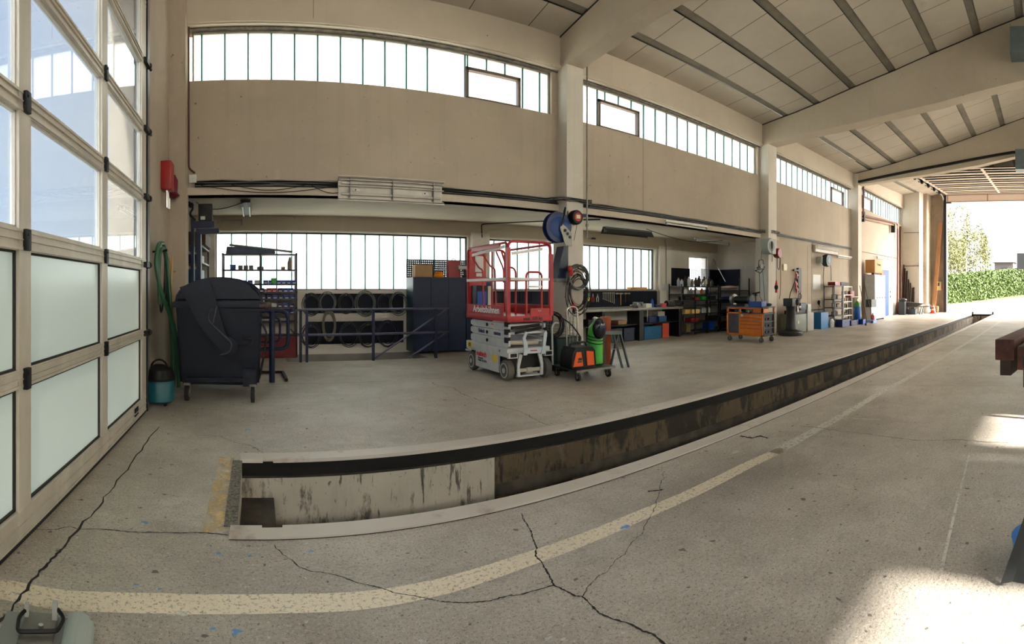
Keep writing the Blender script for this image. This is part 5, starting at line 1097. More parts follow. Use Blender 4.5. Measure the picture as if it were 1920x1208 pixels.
# ================================================================ ORANGE TOOL TROLLEY
t = thing('tool_trolley', 'orange tool trolley with drawers on casters in front of the second pillar', 'tool trolley', (10.98, 6.97, 0))
LX, LY = .62, 1.15
k = MB()
for y in (0, .70, LY-.05):
    k.box(0, y, .17, .04, y+.05, .90)
k.box(0, .7, .17, .04, LY, .22); k.box(0, .7, .74, .04, LY, .78); k.box(0, 0, .87, .04, LY, .91); k.box(0, 0, .17, .04, .75, .20); k.box(LX-.04, 0, .17, LX, .05, .90); k.box(LX-.04, LY-.05, .17, LX, LY, .90); k.box(0, 0, .17, LX, .02, .19)
k.build('frame', [ORANGE], t)
MB().box(.02, .0, .165, LX, LY, .19).build('base_plate', [DSTEEL], t)
MB().box(.015, .76, .22, .025, LY-.05, .74).build('grey_panel', [mat('dirty_panel', srgb(70, 74, 82), .5, var=.3)], t)
MB().box(.3, .75, .78, .32, LY-.05, .87).build('back_panel', [DSTEEL], t)
MB().box(-.01, -.01, .905, LX+.01, LY+.01, .93, bev=.004).build('worktop', [mat('grey_rubber_top', srgb(90, 88, 86), .6)], t)
MB().box(.0, .0, .755, LX, .72, .775).build('shelf', [DGREY], t)
MB().box(.0, .0, .78, .30, .30, .88).build('side_box', [ORANGE], t)
for i, (z0, z1) in enumerate(((.20, .37), (.375, .47), (.475, .56), (.565, .655), (.66, .75))):
    d = MB().box(-.008, .055, z0, .05, .695, z1-.004, bev=.004).build('drawer', [ORANGE], t); MB().box(-.016, .06, z1-.02, -.006, .69, z1-.012).build('handle', [mat('drawer_edge', srgb(150, 78, 24), .5)], d)
MB().box(-.011, .60, .67, -.008, .68, .73).build('label', [WHITE], t)
k = MB(); k.box(.03, -.012, .19, .07, .0, .76); k.box(LX-.06, -.012, .19, LX-.02, .0, .76)
for z in (.19, .36, .53, .74): k.box(.03, -.012, z, LX-.02, .0, z+.02)
k.build('rack_frame', [mat('slate_blue', srgb(62, 84, 96), .5)], t); MB().box(.07, .02, .2, LX-.05, .03, .75).build('rack_back', [BLACK], t)
for z in (.23, .40, .57):
    for x in (.17, .34): MB().cyl((x, -.004, z+.04), (x, .02, z+.04), .03).build('nozzle', [DGREY], t)
for x, y in ((.05, .07), (LX-.06, .07), (.05, LY-.07), (LX-.06, LY-.07)):
    c = MB().cyl((x-.02, y, .065), (x+.02, y, .065), .065, n=18).build('caster', [mat('grey_caster', srgb(84, 84, 80), .6)], t); MB().box(x-.03, y-.02, .065, x-.024, y+.02, .17).box(x+.024, y-.02, .065, x+.03, y+.02, .17).build('caster_fork', [STEEL], c)
t = thing('bench_grinder', 'black bench grinder with a metal guard on the orange trolley', 'grinder', (11.2, 7.75, .931))
MB().cyl((0, -.16, .13), (0, .16, .13), .075, n=16).box(-.07, -.1, 0, .07, .1, .05).build('motor', [BLACK], t)
MB().lathe([(.0, -.03), (.11, -.03), (.115, 0), (.11, .03), (0, .03)], c=(0, .22, .14), n=20, rot=RX).build('guard', [STEEL], t); MB().lathe([(.0, -.03), (.1, -.03), (.1, .03), (0, .03)], c=(0, -.2, .13), n=20, rot=RX).build('grinding_wheel', [DGREY], t)
[o for o in C.objects if o.name.startswith('bench_grinder')][0].scale = (1.35, 1.35, 1.35)
t = thing('clamp_stand', 'black clamp stand rising above the orange trolley beside the grinder', 'stand', (11.25, 7.35, .931))
MB().cyl((0, 0, 0), (0, 0, .36), .012).box(-.05, -.05, 0, .05, .05, .02).build('pole', [BLACK], t); MB().bar((0, .10, .34), (0, -.12, .38), .03, .04).box(-.02, -.03, .28, .02, .03, .36).build('clamp', [BLACK], t)
crate('storage_crate', 'bright blue crate at the front end of the orange trolley worktop', 11.0, 7.02, .931, 11.25, 7.42, 1.07, BLUE)
o = MB().ball((11.4, 7.05, .98), .06, (2.2, 1.4, .7)).build('work_glove', [DGREY]); tag(o, 'dark glove lying beside the bright blue crate on the trolley', 'glove')
for i, (y, m, cn) in enumerate(((.36, RED, 'red'), (.48, LGREY, 'pale'), (.60, BLACK, 'black'))): bottle(11.05, 6.97+y, .776, .09, .03, cn, m, 'jar in the open shelf of the orange trolley', 'jars in the trolley shelf')
# ================================================================ PILLAR 2
t = thing('hose_reel', 'round light grey retractable hose reel on the front of the second pillar', 'hose reel', onY(1439, 462, 7.66))
MB().lathe([(0, -.12), (.20, -.12), (.235, -.08), (.235, .1), (.21, .14), (0, .14)], n=30, rot=RX).box(.0, -.12, -.22, .30, .24, .22, bev=.04).build('housing', [mat('reel_grey', srgb(160, 166, 162), .45)], t)
MB().lathe([(.11, .141), (.15, .146), (.11, .15)], n=24, rot=RX).build('ring', [GREY], t)
MB().ball((.0, -.15, .02), .07, (.8, .5, 1.7)).build('lamp_handle', [DGREY], t); MB().tube([(0, -.15, -.1), (.0, -.16, -.3), (-.08, -.2, -.45)], .008).build('hose', [BLACK], t)
t = thing('cable_reel', 'red cable reel hanging right of the light grey hose reel', 'cable reel', onY(1458, 475, 7.6))
MB().lathe([(0, -.09), (.13, -.09), (.15, -.05), (.15, .05), (.13, .09), (0, .09)], n=24, rot=RX).build('housing', [mat('deep_red', srgb(140, 30, 34), .35)], t)
MB().tube(rounded([(-.1, -.05, -.05), (-.1, -.05, -.45), (.02, -.05, -.50), (.06, -.05, -.1)], .08), .010).tube([(.1, -.03, 0), (.13, -.03, -.8), (.12, -.02, -1.2), (.10, 0, -1.35)], .008).build('cable', [BLACK], t)
t = thing('pendant_plug', 'red and black plug hanging on a cable from the red reel', 'plug', onY(1455.5, 539, 7.55))
MB().ball((0, 0, 0), .075, (.8, .8, 1.1)).build('body', [BLACK], t); MB().cyl((0, 0, .06), (0, 0, .22), .045, .01).build('red_end', [REDC], t); MB().cyl((0, 0, -.16), (0, 0, -.07), .035).build('red_end', [REDC], t); MB().cyl((0, 0, .2), (0, 0, .95), .006).build('cable', [BLACK], t)
t = thing('work_lamp', 'black-framed work lamp hanging left of the second pillar', 'work lamp', rad(1427, 498, 13.6))
k = MB(); k.tube(rounded([(-.14, 0, -.12), (-.1, 0, .14), (.1, 0, .16), (.14, 0, -.08)], .03), .012); k.tube([(-.2, 0, -.08), (0, 0, .0), (.18, 0, -.04)], .02); k.tube([(-.14, .1, -.14), (.12, .1, -.2), (.14, 0, -.08), (-.14, 0, -.12), (-.14, .1, -.14)], .012); k.build('frame', [BLACK], t)
MB().box(-.07, -.03, -.08, .08, .03, .03, bev=.01).build('lamp_head', [GREY], t); MB().tube([(-.1, 0, -.15), (-.06, .0, -.5), (.0, .05, -.8), (.18, .05, -1.04)], .007).tube([(.08, 0, -.15), (.14, 0, -.6), (.2, 0, -1.04)], .007).tube([(0, 0, .15), (.12, .05, .42)], .007).build('cable', [BLACK], t)
o = MB().box(12.795, 7.97, 1.1, 12.815, 8.23, 1.95).build('wall_plate', [WHITE]); tag(o, 'narrow white plate on the left side of the second pillar', 'plate')
o = MB().box(14.19, 8.19, 2.0, 14.42, 8.248, 2.22, bev=.03).build('wall_clock', [mat('clock_cream', srgb(236, 232, 208), .5)]); tag(o, 'cream rounded square clock on the wall right of the second pillar', 'clock')
# machines behind
DK = mat('machine_green', srgb(44, 50, 46), .45, .2, .3, 5)
t = thing('drill_press', 'dark floor-standing drill press just right of the second pillar', 'drill press', (13.28, 7.42, 0))
MB().lathe([(.36, 0), (.38, .05), (.36, .12), (.2, .16), (.15, .2)], n=24).build('base', [mat('oily_black', srgb(26, 24, 23), .5, var=.3)], t); MB().lathe([(.17, .18), (.15, .4), (.14, .8), (.16, .9)], n=18).build('column', [MATS['oily_black']], t)
MB().box(-.2, -.16, .88, .22, .16, 1.12, bev=.03).ball((.12, -.1, 1.0), .13).build('head', [DK], t); MB().tube(arc((.24, -.18, 1.17), .09, 0, 2*PI, 16, 'xz'), .012).build('hand_wheel', [DSTEEL], t)
MB().tube([(-.1, 0, 1.1), (-.02, 0, 1.3), (.16, -.05, 1.62), (.2, -.05, 1.68), (.16, -.05, 1.72)], .014).build('feed_lever', [BLACK], t); MB().cyl((.18, -.12, .7), (.18, -.12, .95), .04).ball((.24, -.15, .85), .06).build('spindle', [CHROME], t)
t = thing('lathe', 'grey-green metal lathe on its cabinet right of the drill press', 'lathe', (14.3, 7.55, 0))
MB().box(-.55, 0, .02, .28, .5, .60, bev=.01).build('cabinet', [mat('lathe_green', srgb(120, 128, 112), .5, var=.2)], t); MB().box(.28, -.02, .02, .75, .5, .62, bev=.01).build('end_cabinet', [mat('lathe_grey', srgb(150, 146, 138), .5)], t)
MB().box(-.5, .05, .60, .7, .4, .72, bev=.01).build('bed', [DSTEEL], t); MB().box(-.1, .02, .72, .28, .42, .95, bev=.02).cyl((-.25, .2, .82), (-.1, .2, .82), .08).build('headstock', [mat('lathe_blue', srgb(60, 84, 92), .5)], t); MB().box(.36, .0, .62, .6, .3, .9, bev=.01).build('tray_box', [LGREY], t); MB().cyl((-.3, .1, .35), (-.3, -.01, .35), .05).build('switch', [LGREY], t)
t = thing('tool_holder', 'black wall rack hung with clamps beside the clock wall', 'tool holder', (15.1, 8.2, 0))
MB().box(.05, -.04, 1.3, .25, .045, 2.12).box(-.25, -.04, 2.0, .05, .03, 2.06).box(-.0, -.04, 1.33, .1, .03, 1.38).build('backplate', [mat('holder_green_black', srgb(30, 40, 36), .5)], t)
for i, (x, z) in enumerate(((-.12, 1.9), (-.04, 1.72), (-.16, 1.6), (-.02, 1.5), (-.1, 1.4))): MB().bar((x-.08, -.06, z+.06), (x+.09, -.06, z-.05), .03, .05).box(x-.02, -.08, z-.14, x+.02, -.04, z+.05).build('clamp', [DSTEEL if i % 2 else REDC], t)
for s_ in (0, .12): MB().cyl((15.1+s_, 8.15, .95), (15.15+s_, 8.15, 1.3), .02).build('rod', [STEEL]).name = 'steel_rod'
for o in [o for o in C.objects if o.name.startswith('steel_rod') and 'label' not in o]: tag(o, '%s of the two steel rods below the black wall rack' % ('left' if o.data.vertices[0].co.x < 15.15 else 'right'), 'rod', 'rods below the wall rack')
o = MB().box(15.35, 8.0, 0, 15.5, 8.2, .75).build('steel_plate', [DGREY]); tag(o, 'dark plate leaning on the wall right of the lathe', 'plate')
o = MB().box(16.38, 8.235, 1.38, 17.02, 8.248, 1.93).build('notice_sheet', [PAPER]); tag(o, 'white notice sheet on the wall below the teal hose reel', 'notice')
t = thing('hose_reel', 'dark teal hose reel with a drooping hose on the wall past the second pillar', 'hose reel', (17.0, 7.98, 2.46))
MB().lathe([(0, -.1), (.22, -.1), (.25, 0), (.22, .1), (0, .1)], n=9, rot=RX).box(.1, -.08, .03, .3, .08, .2, bev=.02).build('housing', [mat('reel_black_teal', srgb(20, 44, 46), .4)], t); MB().lathe([(0, .101), (.13, .101), (.12, .115), (0, .12)], n=9, rot=RX).build('face_plate', [mat('reel_teal', srgb(30, 96, 120), .4)], t)
MB().box(-.34, .05, -.1, -.2, .25, .12).build('bracket', [LGREY], t); MB().tube([(-.2, 0, -.15), (-.28, 0, -.6), (-.24, 0, -1.0), (-.22, -.02, -1.45)], .011).tube([(.28, 0, .0), (.40, 0, -.3), (.42, 0, -.75)], .011).build('hose', [BLACK], t)
t = thing('blow_gun', 'black air gun hanging on the wall below the notice sheet', 'air gun', (16.6, 8.1, .9)); MB().ball((0, 0, .0), .06, (1, 1, 1.5)).cyl((0, 0, 0), (.12, 0, -.16), .014).build('body', [BLACK], t); MB().cyl((-.02, 0, -.9), (-.02, 0, 0), .008).build('hose', [BLACK], t)
o = MB().box(15.6, 8.16, .62, 17.2, 8.22, .66).build('wall_rail', [DSTEEL]); tag(o, 'thin dark rail on the wall behind the blue box', 'rail')
t = boxo('waste_paper_box', 'tall plain teal-blue box on the floor below the notice sheet', 'box', 15.75, 7.6, 0, 16.35, 7.95, .58, mat('box_blue', srgb(28, 108, 168), .5, var=.15))
t = thing('plastic_jug', 'white plastic jug between the blue box and the parts rack', 'jug', (16.62, 7.6, 0)); MB().lathe([(.09, 0), (.1, .02), (.1, .24), (.05, .32)]).build('jug_body', [WHITE], t); MB().cyl((0, 0, .32), (0, 0, .36), .03).build('cap', [BLUE], t)
rack('shelf_rack', 'black narrow rack crammed with clamps right of the teal hose reel', 16.75, 17.55, 7.55, 7.95, [.10, .42, .72, 1.02, 1.50], (16.77, 17.53), 1.52, BR)
rack('shelf_rack', 'white-framed narrow rack beside the black clamp rack', 17.62, 18.5, 7.55, 7.95, [.10, .38, .66, .92, 1.18, 1.50], (17.64, 18.48), 1.52, WHITE)
rnd = random.Random(11); n = 0
for (x0, x1, zs, lab) in ((16.85, 17.45, (.10, .42, .72, 1.02), 'black clamp rack'), (17.75, 18.4, (.10, .38, .66, .92, 1.18), 'white-framed rack')):
    for si, z in enumerate(zs):
        for j in range(3):
            x = x0+(x1-x0)*(j+.3)/3; t = thing('screw_clamp', '%s dark clamp on the %s, %s shelf from the floor' % (('left', 'middle', 'right')[j], lab, ('first', 'second', 'third', 'fourth', 'fifth')[si]), 'clamp', (x, 7.7, z+.001), rnd.uniform(-.5, .5), 'dark clamps on the narrow racks')
            h = rnd.uniform(.12, .2); m = rnd.choice((BLACK, DSTEEL, DGREY, STEEL)); MB().box(-.02, -.02, 0, .02, .02, h).box(-.02, -.02, h-.03, .12, .02, h).build('frame', [m], t); MB().cyl((.10, 0, .0), (.10, 0, h-.01), .014).build('screw', [STEEL], t)
crate('storage_crate', 'navy crate on the floor in front of the black clamp rack', 16.8, 7.25, 0, 17.5, 7.52, .28, DBLUE); crate('storage_crate', 'deep blue crate on the floor in front of the white-framed rack', 17.65, 7.25, 0, 18.4, 7.52, .20, DBLUE)
boxo('carton', 'white and black carton lying on top of the white-framed rack', 'carton', 17.5, 7.6, 1.525, 18.3, 7.85, 1.66, BLACK); boxo('tool_case', 'dark red case on top of the black clamp rack', 'case', 16.95, 7.6, 1.525, 17.42, 7.9, 1.66, mat('deep_red', (1, 1, 1)))
t = thing('pipe_vise', 'dark red vise on a stand behind the blue gas bottle', 'vise', (18.85, 7.8, 0)); MB().box(-.2, -.12, 1.05, .2, .12, 1.32, bev=.02).build('body', [MATS['deep_red']], t); MB().bar((.1, 0, 1.1), (.75, -.1, 1.06), .03).build('handle', [MATS['deep_red']], t)
for x in (-.15, .15): MB().cyl((x, 0, 0), (x*.5, 0, 1.06), .025).build('leg', [DSTEEL], t)
t = thing('gas_bottle', 'blue gas bottle with a green shoulder standing between the rack and the brooms', 'gas bottle', (18.75, 7.45, 0)); MB().lathe([(.13, 0), (.145, .02), (.145, .70)], n=20).build('bottle_body', [mat('bottle_blue', srgb(26, 92, 170), .4)], t); MB().lathe([(.145, .70), (.13, .80), (.06, .88), (.035, .92)], n=20).build('shoulder', [mat('bottle_green', srgb(70, 150, 60), .4)], t); MB().cyl((0, 0, .92), (0, 0, 1.0), .04).build('valve', [CHROME], t)
crate('storage_crate', 'small bright blue bucket-like crate in front of the blue gas bottle', 18.5, 7.1, 0, 18.8, 7.35, .2, BLUE)
for k_, (b, tt, cn) in enumerate(((onF(1626, 610), rad(1612, 536, 20.6), 'left'), (onF(1637, 606), rad(1621, 534, 20.9), 'right'))):
    t = thing('push_broom', '%s of the two long brooms leaning by the grey locker' % cn, 'broom', (0, 0, 0)); MB().cyl(b+Vector((0, 0, .08)), tt, .014, n=8).build('handle', [BROWN], t); MB().box(b.x-.16, b.y-.04, 0, b.x+.16, b.y+.04, .09).build('brush_head', [DGREY], t)
t = boxo('pedal_bin', 'white box with a dark green lid in front of the grey locker', 'box', 20.15, 7.35, 0, 20.75, 7.6, .62, LGREY); MB().box(-.31, -.13, .62, .31, .13, .95).build('lid', [mat('lid_green', srgb(52, 64, 58), .5)], t)
t = thing('fire_extinguisher', 'small red extinguisher on the floor beside the white box', 'fire extinguisher', (19.9, 7.2, 0)); MB().lathe([(.07, 0), (.08, .02), (.08, .26), (.03, .32)]).build('cylinder', [REDC], t); MB().cyl((0, 0, .32), (.02, 0, .38), .02).build('valve', [BLACK], t)
o = MB().box(19.3, 6.95, 0, 19.75, 7.3, .12, bev=.02).build('dustpan', [mat('pale_blue', srgb(120, 150, 200), .5)]); tag(o, 'pale blue dustpan on the floor in front of the brooms', 'dustpan')
t = thing('steel_locker', 'tall light grey metal locker under the wooden crate past the third pillar', 'locker', (21.0, 7.5, 0)); MB().box(0, .02, .06, 1.45, .46, 2.04).build('carcass', [LGREY], t)
for k_ in range(4): d = MB().box(.01+.36*k_, -.004, .07, .355+.36*k_, .02, 2.03, bev=.004).build('door', [LGREY], t); MB().cyl((.30+.36*k_, -.016, 1.0), (.30+.36*k_, -.004, 1.0), .03).build('knob', [BLACK], d)
for x in (.03, 1.37): MB().box(x, .05, 0, x+.05, .4, .06).build('leg', [GREY], t)
t = boxo('wooden_crate', 'wooden crate on top of the light grey locker', 'crate', 21.0, 7.5, 2.12, 22.0, 7.95, 2.70, WOOD); MB().box(-.45, -.18, -.078, .45, -.05, 0).build('skid', [BROWN], t); lettering('Dompis', .16, BROWN, t, (.05, -.228, .38), (PI/2, 0, 0)).name = 'lettering'
o = MB().box(22.1, 7.55, 2.042, 22.4, 7.9, 2.30, bev=.02).build('fuel_can', [WELDOR]); tag(o, 'orange-red canister on the locker beside the wooden crate', 'canister')
# small door in the long wall, last bay
e = bpy.data.objects.new('door_3', None); C.objects.link(e); e['kind'] = 'structure'; e.location = (23.2, 8.24, 0)
MB().box(1.1, -.05, .02, 1.9, -.0, 2.36).build('door_leaf', [mat('door_blue', srgb(16, 66, 128), .5)], e); MB().box(1.9, -.06, 0, 3.0, -.0, 2.5).build('door_leaf', [WHITE], e); MB().cyl((2.1, -.09, 1.0), (2.1, -.06, 1.0), .06).cyl((2.1, -.09, 1.25), (2.1, -.06, 1.25), .05).build('door_handle', [DGREY], e)
MB().box(.0, -.03, 2.38, 3.1, .0, 2.5).build('door_frame', [WHITE], e)
t = batten('tube_light', 'white tube light above the blue door in the last bay', (23.8, 8.1, 2.95), 1.6, .12, False, mt=WHITE)
t = thing('heating_pipe', 'brown heating pipes running along the last bay wall and down beside the door', 'pipe', (0, 0, 0)); PB = mat('pipe_brown', srgb(110, 56, 46), .5)
MB().tube(rounded([(20.62, 7.9, 6.0), (20.62, 7.9, 4.72), (20.9, 8.1, 4.68), (26.3, 8.1, 4.98), (26.4, 8.1, 4.8), (26.4, 8.1, .02)], .15), .045, 8).build('pipe', [PB], t)
MB().tube(rounded([(20.9, 8.05, 4.55), (26.1, 8.05, 4.82), (26.2, 8.05, 4.7)], .08), .03, 8).build('pipe', [mat('pipe_beige', srgb(170, 140, 116), .5)], t)
for x in (20.95, 25.5): MB().box(x, 7.98, 4.4, x+.12, 8.2, 4.85).build('pipe_clamp', [DSTEEL], t)
# ================================================================ CORNER JUNK, cone, plank
g = MB(); g.bar((26.75, 8.06, .0), (27.0, 8.13, 4.9), .12, .06); tag(g.build('wooden_board', [BROWN]), 'tall brown board leaning in the corner right of the brown pipe', 'board')
rnd = random.Random(4)
for i in range(9):
    x = 8.12-.085*i; o = MB().bar((27.1, x-.05, 0), (27.6, x+rnd.uniform(-.05, .08), 2.9-.22*i+rnd.uniform(-.15, .15)), .06, .07).build('steel_bar', [DSTEEL if i % 3 else RUST]); tag(o, '%s bar of the dark steel bars leaning in the far corner' % ordn[i], 'steel bar', 'steel bars leaning in the far corner')
t = thing('wheelbarrow', 'dark wheelbarrow standing in the far corner in front of the steel bars', 'wheelbarrow', (26.8, 7.25, 0), PI/2)
MB().prism([(-.5, .62), (.75, .70), (.55, .45), (-.2, .42)], 'y', -.3, .3).build('tray', [mat('barrow_dark', srgb(60, 58, 52), .5)], t)
for s_ in (-1, 1): MB().bar((-.9, s_*.25, .45), (.7, s_*.2, .40), .05).build('handle', [mat('worn_grey', srgb(126, 120, 104), .6)], t)
for x, s_ in ((-.45, -1), (-.45, 1), (.42, -1), (.42, 1)): MB().bar((x, s_*.22, .42), (x+.1, s_*.26, 0), .06).build('leg', [GREY], t)
MB().cyl((.66, -.05, .17), (.66, .05, .17), .17, n=18).build('wheel', [RUBBER], t)
crate('storage_crate', 'grey-blue crate under the wheelbarrow in the far corner', 26.6, 7.15, 0, 26.95, 7.6, .30, mat('grey_blue', srgb(80, 92, 104), .5))
o = MB().ball((26.2, 7.75, .80), .18, (1.2, 1.4, .6)).box(26.05, 7.6, 0, 26.35, 7.95, .72).build('motor_block', [DGREY]); tag(o, 'dark engine part left of the wheelbarrow', 'engine part')
t = thing('plastic_sack', 'white sack with a dark opening between wheelbarrow and traffic cone', 'sack', onF(1738, 588)); MB().lathe([(.18, 0), (.24, .1), (.22, .4), (.16, .52)], n=14).build('sack_body', [WHITE], t); MB().ball((0, -.14, .34), .13, (1, .9, 1.4)).build('opening', [BLACK], t)
t = thing('traffic_cone', 'orange and white traffic cone at the far end wall', 'traffic cone', onF(1750, 588)); CO = mat('cone_orange', srgb(230, 66, 40), .5)
MB().box(-.2, -.2, 0, .2, .2, .04, bev=.01).build('base', [CO], t); MB().lathe([(.15, .04), (.115, .18)], n=18).lathe([(.088, .28), (.066, .37)], n=18).lathe([(.048, .45), (.03, .53)], n=18).build('cone_body', [CO], t); MB().lathe([(.115, .18), (.088, .28)], n=18).lathe([(.066, .37), (.048, .45)], n=18).build('white_band', [WHITE], t)
a = Vector((29.1, 6.72, 0)); b = onX(1764, 417, 29.60); o = MB().bar(a, b, .06, .24, up=(0, 1, 0)).build('plank', [mat('orange_plank', srgb(160, 112, 70), .5, var=.2, scale=3)]); tag(o, 'long orange plank leaning on the far end wall behind the traffic cone', 'plank')
c = onX(1760.5, 536.5, 29.70); t = thing('switch_box', 'cream electrical switch box on the far end wall right of the plank', 'switch box', c)
MB().box(-.12, -.17, -.26, .04, .17, .26, bev=.02).build('housing', [mat('cream3', srgb(220, 206, 160), .5)], t); MB().box(-.13, -.06, 0, -.12, .14, .2).build('panel', [mat('teal_panel', srgb(60, 90, 90), .4)], t); MB().cyl((-.1, -.24, -.1), (.0, -.24, -.1), .08).build('button', [REDC], t); MB().tube([(0, -.24, -.15), (.0, -.26, -.6), (0, -.24, -.8)], .015).build('cable', [DGREY], t)
o = MB().box(29.1, 6.45, 0, 29.6, 6.95, .4, bev=.12).build('cement_sack', [mat('sack_brown', srgb(150, 118, 84), .8)]); tag(o, 'brown sack on the floor at the end of the far wall', 'sack')
g = MB(); g.tube([(27.6, 8.1, 4.6), (27.62, 7.18, 4.6), (28.62, 7.18, 4.62)], .012).tube([(27.6, 8.1, 2.7), (27.62, 7.18, 2.7), (28.62, 7.18, 2.7), (28.95, 6.98, 2.7)], .012); tag(g.build('conduit', [DGREY]), 'thin dark conduit around the wide end pillar', 'conduit')
# ---- hanging boxes at the right edge
for c, s_, lab in (((12.5, .15, 7.16), (.3, .77, .62), 'grey sheet metal heater hanging beside the second roof beam'), ((19.7, .45, 6.02), (.3, .80, .78), 'grey sheet metal heater hanging beside the third roof beam')):
    t = thing('unit_heater', lab, 'heater', c); MB().box(-s_[0], -s_[1], 0, s_[0]-.02, s_[1], s_[2], bev=.01).build('housing', [mat('heater_blue_grey', srgb(120, 134, 142), .45, .3, .2)], t); MB().cyl((0, 0, s_[2]), (0, 0, s_[2]+.9), .02).build('hanger', [DSTEEL], t)
# ---- steel sections on trestles, right edge
SEC = mat('red_brown_steel', srgb(116, 64, 46), .45, .2, .0, 7, col2=srgb(58, 32, 28))
for k_, (x, y, lab) in enumerate(((2.98, .255, 'rear'), (2.62, .10, 'nearer'))):
    d = Vector((1, -.13, 0)).normalized(); rz_ = math.atan2(d.y, d.x)
    t = thing('steel_beam', '%s of the two red-brown steel beams at the right edge of the hall' % lab, 'steel beam', (x, y, 0), rz_, 'red-brown steel beams')
    MB().box(0, -.06, .975, 3.6, .06, 1.10, bev=.012).build('upper_section', [SEC], t); MB().box(.01, -.035, .885, 3.6, .03, .975).build('lower_section', [mat('dark_brown_steel', srgb(60, 38, 34), .5)], t)
    MB().box(-.003, -.04, .99, .0, .03, 1.05).build('end_shadow_plate', [DGREY], t) if k_ else None
for k_, x in enumerate((3.6, 5.6)):
    t = thing('steel_trestle', '%s steel trestle under the red-brown beams' % ('front', 'rear')[k_], 'trestle', (x, -.25, 0))
    MB().box(-.05, -.5, .80, .05, .33, .885).build('top_bar', [DSTEEL], t)
    for y in (-.45, .16):
        for s_ in (-1, 1): MB().bar((0, y, .8), (s_*.25, y-.04, 0), .05).build('leg', [DSTEEL], t)
t = thing('angle_profile', 'folded grey sheet profile leaning at the lower right edge', 'metal profile', (0, 0, 0))
p0 = onF(1876, 1100); p1 = Vector((2.95, -.06, .62)); d = (p1-p0); nrm = Vector((.3, 1, 0)).normalized()
k = MB(); w1 = Vector((.02, -.16, .03)); w2 = Vector((.05, -.02, -.02))
for A_, B_ in ((Vector((0, 0, 0)), w1*.35-Vector((0, 0, .0))), (w1*.35, w1*.8+Vector((-.05, 0, 0)))):
    q0, q1 = p0+A_+Vector((0, 0, .01)), p0+B_+Vector((0, 0, .01)); th = Vector((.004, .0, .003)); f_ = [q0, q1, q1+d, q0+d]; g_ = [v+th for v in f_]
    vs1 = [k.b.verts.new(v) for v in f_]; vs2 = [k.b.verts.new(v) for v in g_]; k.b.faces.new(vs1[::-1]); k.b.faces.new(vs2)
    for i in range(4): k.b.faces.new((vs1[i], vs1[(i+1) % 4], vs2[(i+1) % 4], vs2[i]))
k.build('sheet', [mat('zinc_sheet', srgb(96, 98, 98), .35, .6)], t)
t = thing('plastic_tub', 'bright blue plastic tub behind the folded sheet profile', 'tub', (2.62, .0, 0)); MB().lathe([(.15, 0), (.17, .01), (.185, .11), (.19, .12)], n=22).build('tub_body', [mat('tub_blue', srgb(20, 120, 210), .4)], t)
# ---- small machine part at the bottom left corner
t = thing('clamping_device', 'grey clamping device with a black bracket on the floor at the lower left', 'clamping device', (-.80, 1.76, 0), .25)
MB().box(-.16, -.16, 0, .10, .10, .085, bev=.01).build('base', [mat('device_grey', srgb(140, 142, 138), .5, .3)], t); MB().box(-.075, -.1, .085, .055, .09, .10, bev=.004).build('top_plate', [STEEL], t)
k = MB(); k.prism([(-.04, 0), (.04, 0), (.075, .05), (.06, .105), (0, .135), (-.045, .10)], 'y', -.2, .09); es = k.b.edges[:]; bmesh.ops.bevel(k.b, geom=es, offset=.014, segments=3, affect='EDGES'); o = k.build('hood', [mat('hood_grey', srgb(176, 188, 182), .4)], t); o.location = (.13, 0, 0)
MB().tube(rounded([(-.07, .06, .125), (-.09, .02, .12), (-.08, -.06, .115), (.07, -.03, .115), (.085, .04, .12), (.055, .06, .14)], .02), .008).build('bracket', [BLACK], t)
MB().box(.035, .05, .10, .055, .075, .165).build('lug', [LGREY], t); MB().box(-.075, .05, .1, -.06, .07, .15).build('lug', [LGREY], t); MB().cyl((0, .0, .1), (0, 0, .112), .010).build('bolt', [CHROME], t)
# ================================================================ OUTSIDE THE OPEN DOOR
def leafy(name, label, cat, pts_fn, n, size, m, loc=(0, 0, 0), parts=None):
    t = thing(name, label, cat, loc); rnd = random.Random(hash(len(label)) % 97); b = bmesh.new()
    for i in range(n):
        p = pts_fn(rnd); s = size*rnd.uniform(.6, 1.4)
        u = Vector((rnd.gauss(0, 1), rnd.gauss(0, 1), rnd.gauss(0, 1))).normalized(); v = u.orthogonal().normalized(); w = u.cross(v)
        b.faces.new([b.verts.new(p+v*s), b.verts.new(p+w*s*.5), b.verts.new(p-v*s), b.verts.new(p-w*s*.5)])
    me = bpy.data.meshes.new('foliage'); b.to_mesh(me); b.free(); me.materials.append(m); o = bpy.data.objects.new('foliage', me); C.objects.link(o); o.parent = t
    return t
HEDGE = mat('hedge_green', srgb(66, 86, 26), .7, var=.35, scale=3)
H0, H1 = Vector((41.0, 9.6, 0)), Vector((57, .5, .5))
def gz(x): return max(0, (x-40)*3.8/120)
def hp(r):
    k = r.random(); p = H0.lerp(H1, k)+Vector((0, 0, 0)); top = 2.35+.45*k; dd = (H1-H0).normalized(); nn = Vector((-dd.y, dd.x, 0))
    if r.random() < .6: return p+Vector((0, 0, gz(p.x)+r.uniform(0, top)))-nn*0+nn*(-.0+r.uniform(-.08, .08))
    return p+nn*r.uniform(0, 1.2)+Vector((0, 0, gz(p.x)+top+r.uniform(-.08, .08)))
t = leafy('hedge', 'long clipped green hedge outside the open end door', 'hedge', hp, 26000, .11, HEDGE)
k = MB(); dd = (H1-H0).normalized(); nn = Vector((-dd.y, dd.x, 0)); A = [H0+nn*.05, H1+nn*.05, H1+nn*1.2, H0+nn*1.2]
